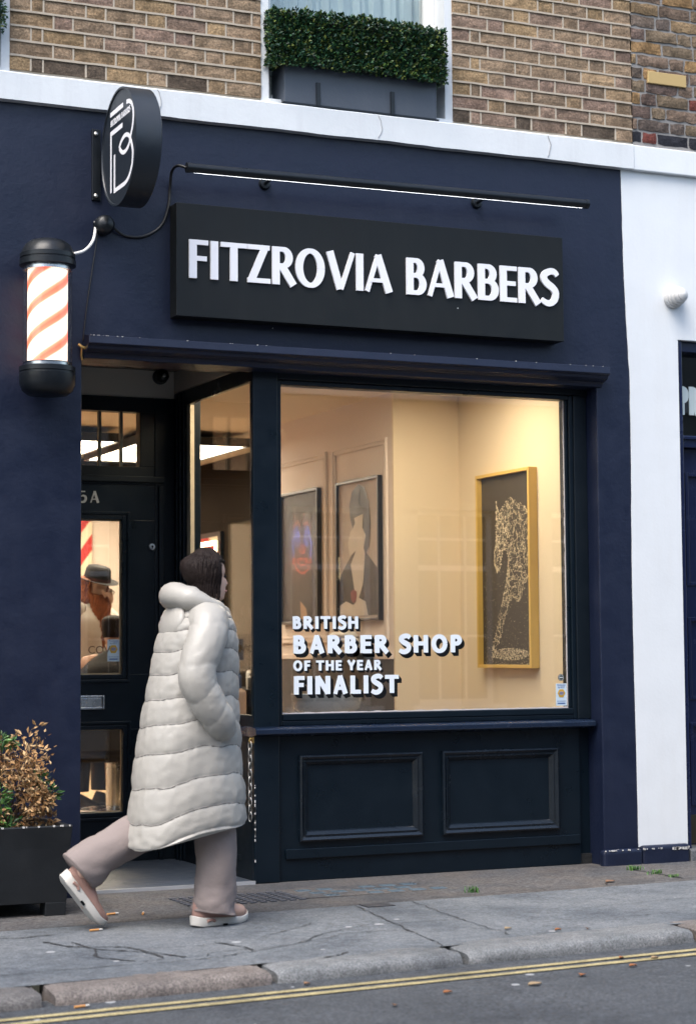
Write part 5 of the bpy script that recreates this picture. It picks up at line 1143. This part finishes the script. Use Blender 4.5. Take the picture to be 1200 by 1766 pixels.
# fingers of both hands (resting in the coat pockets)
for hx, hy, hz, s in ((-1.20, PYc - .13, .80, -1), (-1.10, PYc + .13, .80, 1)):
    for k, L in enumerate((.070, .078, .072, .055)): chains.append([(hx, hy, hz, .03), (hx + .012 * (k - 1.5) + .01, hy + .016 * (k - 1.5), hz - .035, .009), (hx + .014 * (k - 1.5) + .018, hy + .017 * (k - 1.5), hz - .035 - L * .5, .008), (hx + .014 * (k - 1.5) + .012, hy + .016 * (k - 1.5), hz - .035 - L, .007)])
    chains.append([(hx, hy, hz, .03), (hx + .035, hy, hz - .005, .010), (hx + .055, hy, hz - .04, .009)])
g = skin_geo(chains); H = head_geo(g, (-1.225, PYc, 1.405), -.05, .218)
body = body_mesh("body", g, wk, M_SKIN)
g = G(); g.lathe([(0, -.004), (.006, -.002), (.006, .002), (0, .004)], H(.079, -.031, .50), 'y', 10); g.lathe([(0, -.004), (.006, -.002), (.006, .002), (0, .004)], H(.079, .031, .50), 'y', 10); link("eye", g, M_VINYLB, body, smooth=True)
g = G(); g.tube([H(.078, -.022, .205), H(.090, -.008, .212), H(.092, 0, .21), H(.090, .008, .212), H(.078, .022, .205)], .0045, 8); link("lips", g, paint("lip_colour", (.35, .14, .12), .5, .1), body, smooth=True)
# hair: dark bob
g = G(); rings = []; n = 44
for zf, gr in ((.30, .5), (.36, .8), (.46, 1), (.58, 1.05), (.70, 1.1), (.82, 1.0), (.90, .75), (.97, .5), (1.03, .3), (1.06, .1)):
    ring = []
    fx, bx_, w = [interp([q[1:] for q in HEAD], 100)[int(min(.985, zf) / .985 * 100)][j] for j in range(3)]
    for i in range(n):
        a = 2 * pi * i / n; ca, sa = cos(a), sin(a); cut = max(0, ca - .02) if zf < .80 else 0
        fxx = fx + .014; bb = bx_ - .024 * gr; ww = w + .013 * gr
        x = ca * fxx if ca > 0 else -ca * bb
        if cut: x = min(x, -.004 + .02 * max(0, zf - .5)); 
        y = sa * ww if not cut else math.copysign(max(abs(sa) * ww, ww * .2), sa)
        if cut and ca > .6: y *= .5
        st = 1 + .035 * noise.noise((a * 5, zf * 3, 2)) + .02 * sin(a * 23 + zf * 5)
        ring.append(H(x * st, y * st, zf))
    rings.append(ring)
g.rings(rings); rs_ = random.Random(4)
for _ in range(420):
    a = rs_.uniform(radians(62), radians(298)); z0_ = rs_.uniform(.62, 1.0); pts_ = []
    L_ = rs_.uniform(.45, .85)
    for j in range(6):
        zf = z0_ - L_ * j / 5; zc_ = max(.30, min(.98, zf)); fx, bx_, w = interp([q[1:] for q in HEAD], 60)[int(zc_ / .985 * 60)]
        aa = a + .10 * noise.noise((a * 9, j * .7, 1)); rr = 1.10 + .06 * rs_.random() + (.05 * max(0, .4 - zf))
        pts_.append(H((cos(aa) * fx if cos(aa) > 0 else -cos(aa) * bx_) * rr + (-.012 * max(0, .5 - zf)), sin(aa) * (w + .004) * rr, zf))
    g.tube(pts_, [.0045, .005, .005, .0045, .004, .0015], 5)
for _ in range(160):
    a = rs_.uniform(0, 2 * pi); pts_ = [H(.006 * cos(a), .006 * sin(a), 1.07)]
    for j in range(1, 5): t_ = j / 4; pts_.append(H(-.005 + .088 * t_ * cos(a), .08 * t_ * sin(a), 1.075 - .30 * t_ * t_ + .02 * rs_.random()))
    g.tube(pts_, [.003, .0045, .005, .0045, .002], 5)
hair = link("hair", g, M_HAIRD, wk, smooth=True)
# puffer coat: quilted tubes stacked from hem to collar
keys = [(-1.325, PYc, .395, .265, .225), (-1.32, PYc, .52, .255, .225), (-1.315, PYc, .70, .235, .215), (-1.305, PYc, .86, .22, .21), (-1.295, PYc, 1.00, .20, .205), (-1.28, PYc, 1.14, .185, .21), (-1.27, PYc, 1.26, .165, .215), (-1.265, PYc, 1.335, .135, .19), (-1.26, PYc, 1.385, .10, .115)]
secs = interp(keys, 13 * 14); NQ = 10.5
def quilt(th, k):
    ph = (k / (13 * 14) * NQ + .16 * sin(th + .6) + .10 * sin(th * 2 + 1) + .16 * noise.noise((cos(th) * 2, sin(th) * 2, 5 + k * .02))) % 1
    puff = .962 + .046 * (abs(sin(pi * ph)) ** .38) + .022 * noise.noise((th * 13, k * .035, 3)) * (1 - abs(sin(pi * ph))) ** .35 + .007 * noise.noise((th * 30, k * .1, 8))
    return puff * (1 + .022 * noise.noise((cos(th) * 3, sin(th) * 3, k * .05)) + .012 * noise.noise((cos(th) * 9, sin(th) * 9, k * .22)))
g = G(); loft(g, secs, 120, 2.2, quilt)
rr_ = []                                   # tilt the hem: higher in front
for i, v in enumerate(g.v): 
    t_ = max(0, (1.0 - v.z) / .6); v.z += .055 * t_ * ((v.x + 1.32) / .26) + .012 * t_ * sin(math.atan2(v.y - PYc, v.x + 1.32) * 3)
coat = link("quilted_coat", g, M_COAT, wk, smooth=True)
seam_rows = {}
for k in range(13 * 14 + 1):
    for i in range(120):
        th = 2 * pi * i / 120; ph = k / (13 * 14) * NQ + .16 * sin(th + .6) + .10 * sin(th * 2 + 1) + .16 * noise.noise((cos(th) * 2, sin(th) * 2, 5 + k * .02))
        key = (round(ph), i)
        if key not in seam_rows or abs(ph - key[0]) < seam_rows[key][0]: seam_rows[key] = (abs(ph - key[0]), k * 120 + i)
sg_ = G()
for row in range(1, 11):
    pts_ = [coat.data.vertices[seam_rows[(row, i)][1]].co + Vector((PXc, PYc, gz(PXc, PYc))) for i in range(120) if (row, i) in seam_rows and seam_rows[(row, i)][0] < .12]
    if len(pts_) > 110: pts_.append(pts_[0]); sg_.tube([sum((pts_[(j + d) % len(pts_)] for d in (-1, 0, 1)), Vector()) / 3 for j in range(1, len(pts_) - 1)], .0026, 5)
link("stitched_seam", sg_, paint("seam_thread", (0.16, 0.15, 0.14), .7, .1), coat, smooth=True)
def sleeve(P, nm="sleeve"):
    pts = catmull(P, 22); m_ = len(pts) - 1
    def fn(th, k):
        ph = (k / m_ * 5.5 + .12 * sin(th * 2) + .1 * noise.noise((cos(th) * 2, sin(th) * 2, 1))) % 1; return .95 + .075 * abs(sin(pi * ph)) ** .4 + .03 * noise.noise((cos(th) * 4, sin(th) * 4, k * .12)) + .02 * noise.noise((cos(th) * 10, sin(th) * 10, k * .3))
    g = G(); path_loft(g, [(p, lerp(.092, .066, i / m_), lerp(.086, .060, i / m_)) for i, p in enumerate(pts)], 48, fn); return link(nm, g, M_COAT, coat, smooth=True)
sleeve([(-1.265, PYc - .12, 1.33), (-1.29, PYc - .195, 1.26), (-1.355, PYc - .235, 1.09), (-1.315, PYc - .235, .98), (-1.25, PYc - .215, .89), (-1.215, PYc - .165, .84)])
sleeve([(-1.265, PYc + .12, 1.33), (-1.25, PYc + .195, 1.26), (-1.22, PYc + .245, 1.08), (-1.19, PYc + .225, .97), (-1.15, PYc + .20, .89), (-1.12, PYc + .155, .84)])
g = G()                                    # puffy hood lying on the back of the collar
hk = []
for i in range(33):
    a = 2 * pi * i / 32; hk.append(Vector((-1.275 + .105 * cos(a), PYc + .125 * sin(a), 1.385 - .045 * cos(a))))
g.tube(hk, [.042 + .016 * max(0, -cos(2 * pi * i / 32)) ** .7 + .012 * noise.noise((i * .55, 0, 0)) for i in range(33)], 18, cap=False)
rings = []
for k in range(9):
    t_ = k / 8; sc = sin(pi * (.12 + .80 * t_)); rings.append([Vector((-1.365 - .045 * t_ + .040 * cos(a) * sc + .006 * noise.noise((a * 2, k, 0)), PYc + .135 * sin(a) * sc, 1.405 - .20 * t_ + .012 * noise.noise((a * 2, k, 5)))) for a in [2 * pi * i / 28 for i in range(28)]])
g.rings(rings); link("hood", g, M_COAT, coat, smooth=True)
g = G(); zx = [Vector((secs[i][0] + secs[i][3] * 1.005, PYc + .012 * sin(i * .2), secs[i][2] + .055 * max(0, (1 - secs[i][2]) / .6))) for i in range(0, 170, 4)]; g.tube(zx, .006, 6); link("zip", g, M_STEEL, coat)
def trouser(P, nm, seed):
    pts = interp([(*p, a, b) for p, a, b in P], 40)
    def fn(th, k): return 1 + .05 * noise.noise((cos(th) * 1.6 + seed, sin(th) * 1.6, k * .13)) + .05 * sin(th * 2 + k * .45 + seed) * max(0, (k - 20) / 20) + .03 * sin(th * 1 - k * .7 + seed) * max(0, (k - 14) / 26) - .07 * max(0, 1 - 5 * abs(noise.noise((cos(th) * 1.3 + seed * 3, sin(th) * 1.3, k * .22 + th * .3)))) * (.35 + .65 * max(0, (k - 18) / 22))
    g = G(); path_loft(g, [((x, y, z), a, b) for x, y, z, a, b in pts], 36, fn); o = link(nm, g, M_TROUS, wk, smooth=True); return o
trouser([((-1.29, -1.27, .84), .115, .10), ((-1.255, -1.27, .62), .10, .095), ((-1.215, -1.265, .40), .092, .09), ((-1.205, -1.26, .25), .090, .088), ((-1.212, -1.258, .12), .095, .086), ((-1.222, -1.258, .05), .103, .088)], "trouser_leg", 1)
trouser([((-1.31, -1.13, .84), .115, .10), ((-1.36, -1.13, .62), .10, .095), ((-1.41, -1.13, .45), .092, .088), ((-1.56, -1.125, .375), .09, .086), ((-1.70, -1.12, .30), .095, .086), ((-1.785, -1.12, .235), .105, .088)], "trouser_leg", 4)
def shoe(heel, yaw, pitch, zground=None):
    """trainer, length .30, from the heel point along local x; sole bottom at z 0"""
    rot = Matrix.Rotation(yaw, 3, 'Z') @ Matrix.Rotation(pitch, 3, 'Y'); X = lambda x, y, z: Vector(heel) + rot @ Vector((x, y, z))
    L = .30; W_ = lambda t_: .038 + .012 * sin(pi * min(1, t_ * 1.05)) + .006 * (t_ > .5) * sin(pi * (t_ - .5) * 2)
    g = G(); rings = []
    for i in range(25):
        t_ = i / 24; e = sqrt(max(0.0, 1 - ((t_ - .5) / .5) ** 10)); w = max(.006, W_(t_) * e); up = .022 * max(0, (t_ - .78) / .22) ** 2 + .008 * max(0, (.12 - t_) / .12)
        th = lerp(.042, .028, t_); rings.append([X(t_ * L, -w * .92, up), X(t_ * L, w * .92, up), X(t_ * L, w * 1.04, up + th * .5), X(t_ * L, w, up + th), X(t_ * L, -w, up + th), X(t_ * L, -w * 1.04, up + th * .5)])
    g.rings(rings)
    up_g = G(); rings = []
    for i in range(22):
        t_ = i / 21; x = .008 + t_ * (L - .012); e = sqrt(max(0.0, 1 - ((t_ - .5) / .5) ** 8)); w = max(.005, W_(t_) * .95 * e); base = lerp(.040, .028, t_) + .020 * max(0, (t_ - .78) / .22) ** 2
        h = (.085 if t_ < .30 else lerp(.085, .042, min(1, (t_ - .30) / .38))) if t_ < .68 else .042 * sqrt(max(0, 1 - ((t_ - .68) / .33) ** 2)); h = max(.004, h * (1 if t_ > .06 else .7 + t_ * 5))
        rings.append([X(x, w * cos(a), base - .004 + h * max(0, sin(a)) ** .8) for a in [pi * j / 12 for j in range(13)]])
    up_g.rings(rings); return_obj = link("trainer", up_g, M_SHOE, wk, smooth=True)
    link("sole", g, M_SOLE, return_obj, smooth=True, autosmooth=45, bevel=.003)
    lg_ = G()
    for k in range(4): t_ = .38 + k * .07; lg_.tube([X(t_ * L, -.022, .098 - k * .0115), X(t_ * L + .004, 0, .105 - k * .012), X(t_ * L, .022, .098 - k * .0115)], .003, 6)
    link("lace", lg_, M_SOLE, return_obj)
    d = G(); d.tube([X(.05, -.047, .026), X(.075, -.049, .030), X(.09, -.050, .024)], .007, 8); link("sole_window", d, M_SHOE, return_obj); d = G(); d.box(0, .022, -.004, .004, 0, .010); d.v = [X(.135 + v.x, -.049 + v.y, v.z - .002) for v in d.v]; link("arch_shank", d, M_VINYLB, return_obj)
zs = gz(-1.2, -1.22)
shoe((-1.325, -1.275, zs + .001), .30, 0)
shoe((-1.873, -1.12, .225), .05, radians(52))

# --- two people inside the shop, seen through the door glass
def figure(loc, yaw, lab, chains_local, head_base, head_yaw, pitch=0):
    r = thing("person", loc, lab, "person"); rz = Matrix.Rotation(yaw, 3, 'Z'); T = lambda p: Vector(loc) + rz @ Vector(p)
    g = skin_geo([[(*T(p[:3]), p[3]) for p in c] for c in chains_local]); Hf = head_geo(g, T(head_base), yaw + head_yaw, .225, pitch); return r, g, Hf, T
def fingers(w, d, side, curl, L=.08):
    """four fingers and a thumb from the palm end w along d"""
    w, d, side, curl = Vector(w), Vector(d).normalized(), Vector(side).normalized(), Vector(curl).normalized(); out = []
    for k, q in enumerate((.88, 1, .95, .75)):
        b = w + side * (k - 1.5) * .02; out.append([(*w, .026), (*(b + d * .02), .010), (*(b + d * (.02 + L * q * .5) + curl * .014), .0085), (*(b + d * (.02 + L * q * .8) + curl * .045), .007)])
    t0 = w - side * .035 - d * .02; out.append([(*w, .026), (*t0, .011), (*(t0 + d * .035 - side * .012 + curl * .02), .009)]); return out
FL = .06
bl_ = (-0.07, 4.5, FL)
ch = [[(0, 0, .95, .13), (0, 0, 1.15, .12), (0, 0, 1.36, .14), (.01, 0, 1.47, .075), (.02, 0, 1.53, .06), (.03, 0, 1.57, .055)],
      [(0, 0, .95, .13), (0, -.1, .9, .09), (.01, -.11, .5, .062), (0, -.11, .09, .045), (.08, -.12, .045, .04), (.16, -.12, .04, .03)], [(0, 0, .95, .13), (0, .1, .9, .09), (.01, .11, .5, .062), (0, .11, .09, .045), (.08, .12, .045, .04), (.16, .12, .04, .03)],
      [(0, 0, 1.36, .14), (.0, -.19, 1.44, .065), (.0, -.38, 1.50, .05), (.13, -.18, 1.60, .037), (.18, -.10, 1.60, .03), (.205, -.05, 1.585, .026)], [(0, 0, 1.36, .14), (0, .19, 1.42, .065), (.08, .26, 1.17, .05), (.27, .14, 1.22, .037), (.33, .10, 1.23, .03), (.36, .08, 1.23, .026)]]
ch += fingers((.205, -.05, 1.585), (.15, .8, -.55), (-.1, .5, .8), (-.3, .2, -1)) + fingers((.36, .08, 1.23), (1, -.3, 0), (.2, .8, .5), (0, -.4, -1))
r, g, Hf, T = figure(bl_, radians(-60), "barber in a black hat with a long auburn beard, arm raised, behind the door glass", ch, (.035, 0, 1.50), -.1, .25)
bb = body_mesh("body", g, r, M_SKIN, .008)
g = G(); q = interp([(0, 0, .94, .15, .19), (0, 0, 1.15, .14, .18), (0, 0, 1.35, .15, .215), (0, 0, 1.45, .10, .17), (.01, 0, 1.50, .075, .085)], 30); loft(g, q, 36, 2.2, lambda a, k: 1 + .03 * noise.noise((cos(a) * 3, sin(a) * 3, k * .2))); g.v = [T(v) for v in g.v]
sh_ = link("shirt", g, M_SHIRT, r, smooth=True)
for P in ([(0, -.14, 1.42), (0, -.25, 1.46), (.0, -.36, 1.50)], [(0, .14, 1.40), (.03, .23, 1.32), (.085, .26, 1.17)]):
    g = G(); g.tube([T(p) for p in catmull(P, 6)], [.085 - .0013 * k for k in range(13)], 20); link("shirt_sleeve", g, M_SHIRT, sh_, smooth=True)
for s in (-1, 1):
    g = G(); g.tube([T((0, s * .1, .97)), T((.01, s * .11, .5)), T((0, s * .11, .12))], [.125, .085, .07], 20); link("trouser_leg", g, M_BLKCLOTH, r, smooth=True)
    g = G(); rings = [[T((x, s * .115 + w * cos(a), .0 + h * max(0, sin(a)))) for a in [pi * j / 10 for j in range(11)]] for x, w, h in ((-.07, .03, .06), (-.04, .042, .11), (.03, .045, .10), (.12, .048, .065), (.19, .035, .04), (.215, .01, .015))]; g.rings(rings); link("shoe", g, M_BLKCLOTH, r, smooth=True)
g = G(); rings = []
for k in range(15):                                   # beard falling to the chest
    t_ = k / 14; w = .075 * (1 - .1 * t_) * (1 - max(0, t_ - .75) * 2.6); rings.append([Hf(.045 + .085 * t_ + (.055 + .02 * sin(pi * t_)) * cos(a) * (1 + .2 * noise.noise((a * 3, t_ * 6, 0))), w * sin(a) * (1 + .25 * noise.noise((a * 3, t_ * 7, 4))), .30 - t_ * 1.75) for a in [2 * pi * i / 24 for i in range(24)]])
g.rings(rings)
rb_ = random.Random(8)
for _ in range(170):
    a = rb_.uniform(0, 2 * pi); ln_ = rb_.uniform(1.1, 2.0); ph_ = rb_.uniform(0, 6); pts_ = []
    for j in range(9):
        t_ = j / 8; pts_.append(Hf(.05 + .085 * t_ * ln_ / 1.75 + (.062 + .02 * sin(pi * t_)) * cos(a) * (1 - .45 * t_) + .012 * sin(t_ * 14 + ph_), (.080 * (1 - .45 * t_)) * sin(a) + .012 * cos(t_ * 13 + ph_), .32 - t_ * ln_))
    g.tube(pts_, [.008, .009, .009, .0085, .008, .0075, .0065, .005, .002], 5)
link("beard", g, M_HAIRR, r, smooth=True)
g = G(); rings = []
for k in range(12):
    t_ = k / 11; rings.append([Hf(-.035 + (.078 + .01 * t_) * cos(a) * (1 + .15 * noise.noise((a * 3, t_ * 6, 3))) - .02 * t_, (.092 + .025 * t_) * sin(a) * (1 + .15 * noise.noise((a * 4, t_ * 6, 7))), .80 - t_ * 1.45) for a in [2 * pi * i / 28 for i in range(28)]])
g.rings(rings)
for _ in range(170):
    a = rb_.uniform(radians(50), radians(310)); ln_ = rb_.uniform(1.2, 1.9); ph_ = rb_.uniform(0, 6); pts_ = []
    for j in range(9):
        t_ = j / 8; pts_.append(Hf(-.035 + (.088 + .018 * t_) * cos(a) + .011 * sin(t_ * 13 + ph_), (.10 + .03 * t_) * sin(a) + .011 * cos(t_ * 12 + ph_), .75 - t_ * ln_))
    g.tube(pts_, [.008, .009, .009, .0085, .008, .0075, .0065, .005, .002], 5)
link("hair", g, M_HAIRR, r, smooth=True)
g = G(); rings = []
for rr2, z in ((.086, .70), (.15, .685), (.160, .70), (.152, .71), (.100, .715), (.100, .80), (.097, .93), (.092, 1.08), (.080, 1.17), (.055, 1.20), (.03, 1.185), (.0, 1.18)):
    rings.append([Hf(-.005 + rr2 * 1.08 * cos(a), rr2 * .94 * sin(a), z + (.06 * abs(sin(a)) ** 2 if rr2 > .12 else 0)) for a in [2 * pi * i / 36 for i in range(36)]])
g.rings(rings); hat = link("hat", g, M_FELT, r, smooth=True, autosmooth=50)
g = G(); rings = [[Hf(-.005 + .102 * 1.08 * cos(a), .102 * .94 * sin(a), z) for a in [2 * pi * i / 36 for i in range(36)]] for z in (.72, .82)]; g.rings(rings, cap=False); link("hat_band", g, paint("dark_red_band", (.05, .012, .012), .7, .1), hat)
g = G()
for d in (.0, .02): g.tube([T((.222 + .012 * cos(a), -.015 + d, 1.575 - d * .6 + .012 * sin(a))) for a in [2 * pi * i / 10 for i in range(11)]], .003, 6)
link("finger_ring", g, M_CHROME, r)
cl_ = (-0.065, 3.95, FL)
ch = [[(0, 0, .56, .14), (-.02, 0, .78, .13), (0, 0, 1.00, .14), (.01, 0, 1.11, .07), (.02, 0, 1.17, .058), (.03, 0, 1.21, .055)],
      [(0, 0, .56, .14), (.1, -.1, .55, .09), (.45, -.1, .52, .062), (.47, -.1, .12, .045), (.55, -.1, .06, .038), (.62, -.1, .05, .03)], [(0, 0, .56, .14), (.1, .1, .55, .09), (.45, .1, .52, .062), (.47, .1, .12, .045), (.55, .1, .06, .038), (.62, .1, .05, .03)],
      [(0, 0, 1.00, .14), (0, -.19, 1.05, .065), (.02, -.25, .80, .05), (.24, -.2, .70, .037), (.30, -.18, .70, .03), (.33, -.17, .70, .026)], [(0, 0, 1.00, .14), (0, .19, 1.05, .065), (.02, .25, .80, .05), (.24, .2, .70, .037), (.30, .18, .70, .03), (.33, .17, .70, .026)]]
ch += fingers((.33, -.17, .70), (1, .1, -.2), (.1, 1, 0), (0, 0, -1), .07) + fingers((.33, .17, .70), (1, -.1, -.2), (.1, -1, 0), (0, 0, -1), .07)
r, g, Hf, T = figure(cl_, radians(62), "seated customer in a black cape with short dark hair, seen from behind through the door", ch, (.03, 0, 1.15), -.25, .05)
body_mesh("body", g, r, M_SKIN, .008)
g = G(); q = interp([(.1, 0, .40, .40, .36), (.08, 0, .62, .34, .33), (.02, 0, .85, .22, .29), (0, 0, 1.00, .17, .235), (0, 0, 1.08, .11, .17), (.01, 0, 1.14, .07, .075)], 30); loft(g, q, 40, 2.1, lambda a, k: 1 + .05 * noise.noise((cos(a) * 3, sin(a) * 3, k * .12))); g.v = [T(v) for v in g.v]; link("cape", g, M_BLKCLOTH, r, smooth=True)
g = G(); rings = []
for zf, k1 in ((.46, .9), (.55, 1.0), (.66, 1.03), (.78, 1.05), (.9, 1.04), (1.0, .85), (1.06, .35)):
    rings.append([Hf((.079 * k1 if cos(a) > 0 else .110 * k1) * cos(a) * (1 if zf > .72 or cos(a) < .1 else .15) - .006, .080 * k1 * sin(a), zf - (.12 if cos(a) < -.5 and zf < .5 else 0)) for a in [2 * pi * i / 32 for i in range(32)]])
g.rings(rings); link("hair", g, M_HAIRD, r, smooth=True)
bc = thing("barber_chair", (cl_[0], cl_[1], FL), "black barber chair under the seated customer", "chair")
Tc = lambda p: Vector(cl_) + Matrix.Rotation(radians(62), 3, 'Z') @ Vector(p)
for nm, bxx in (("seat", (-.22, .36, -.26, .26, .36, .41)), ("backrest", (-.42, -.36, -.25, .25, .45, .98)), ("armrest", (-.2, .25, -.33, -.28, .6, .64)), ("armrest", (-.2, .25, .28, .33, .6, .64)), ("footrest", (.45, .75, -.2, .2, .0, .03))):
    g = G(); g.box(*bxx); g.v = [Tc(v) for v in g.v]; link(nm, g, M_BLKCLOTH, bc, bevel=.015)
g = G(); g.tube([Tc((0, 0, 0)), Tc((0, 0, .36))], .05, 16); g.lathe([(.26, 0), (.25, .03), (.05, .05), (0, .05)], Tc((0, 0, 0)), 'z', 32); link("pedestal", g, M_CHROME, bc, smooth=True, autosmooth=40)

# ================================================================== the houses across the street (seen in the glass)
ob = thing("opposite_building", (3, -10.7, 0), "pale stucco and brick terrace across the street, mirrored in the shop glass", "building")
YO = -10.68
M_OB = paint("opposite_render", (0.30, 0.29, 0.28), .9, .15, .003, 30); M_OW = paint("opposite_stucco", (0.8, 0.8, 0.8), .8, .06, stains=.2)
wins = [(x, x + 1.03, .56, 2.83) for x in (-5.4, -3.9, -2.3, -0.8, 0.8, 2.45, 4.12, 5.71, 7.5, 9.1, 10.7)]
g = G(); cols = sorted(set(wins))
rows = [(0, .56, []), (.56, 2.83, wins[:11]), (2.83, 4.1, []), (4.36, 5.2, [])]
for z0, z1, ws in rows:
    x = -14
    for a, b, _, _ in ws: g.box(x, a, YO - .3, YO, z0, z1); x = b
    g.box(x, 18, YO - .3, YO, z0, z1)
link("brick_wall", g, M_OB, ob)
g = G(); g.box(-14, 18, YO - .3, YO + .06, 4.1, 4.36); g.box(-14, 18, YO - .3, YO + .2, 5.2, 5.45); link("stucco_band", g, M_OW, ob)
g = G()
for a, b, c, d in wins: g.box(a - .08, b + .08, YO, YO + .08, c - .09, c)
link("stone_sill", g, M_OW, ob)
for a, b, c, d in wins:
    g = G(); g.frame(a, b, c, d, .06, YO - .2, YO - .12); zm = c + (d - c) * .70 if c < 1 else (c + d) / 2; g.box(a + .06, b - .06, YO - .2, YO - .10, zm - .03, zm + .03)
    for k in (1, 2): x = lerp(a, b, k / 3); g.box(x - .012, x + .012, YO - .18, YO - .14, c + .06, d - .06)
    for zz_ in (lerp(c, zm, .5), (zm + d) / 2): g.box(a + .06, b - .06, YO - .178, YO - .142, zz_ - .012, zz_ + .012)
    f = link("window", g, paint("opposite_white_gloss", (.8, .8, .8), .4, .04), ob); g = G(); g.box(a + .05, b - .05, YO - .165, YO - .16, c + .05, d - .05); link("pane", g, paint("dark_window_glass", (.02, .024, .028), .05, .1), f)
    g = G(); g.box(a + .06, b - .06, YO - .28, YO - .27, c + (d - c) * .45, d - .06); link("roller_blind", g, M_OW, f)
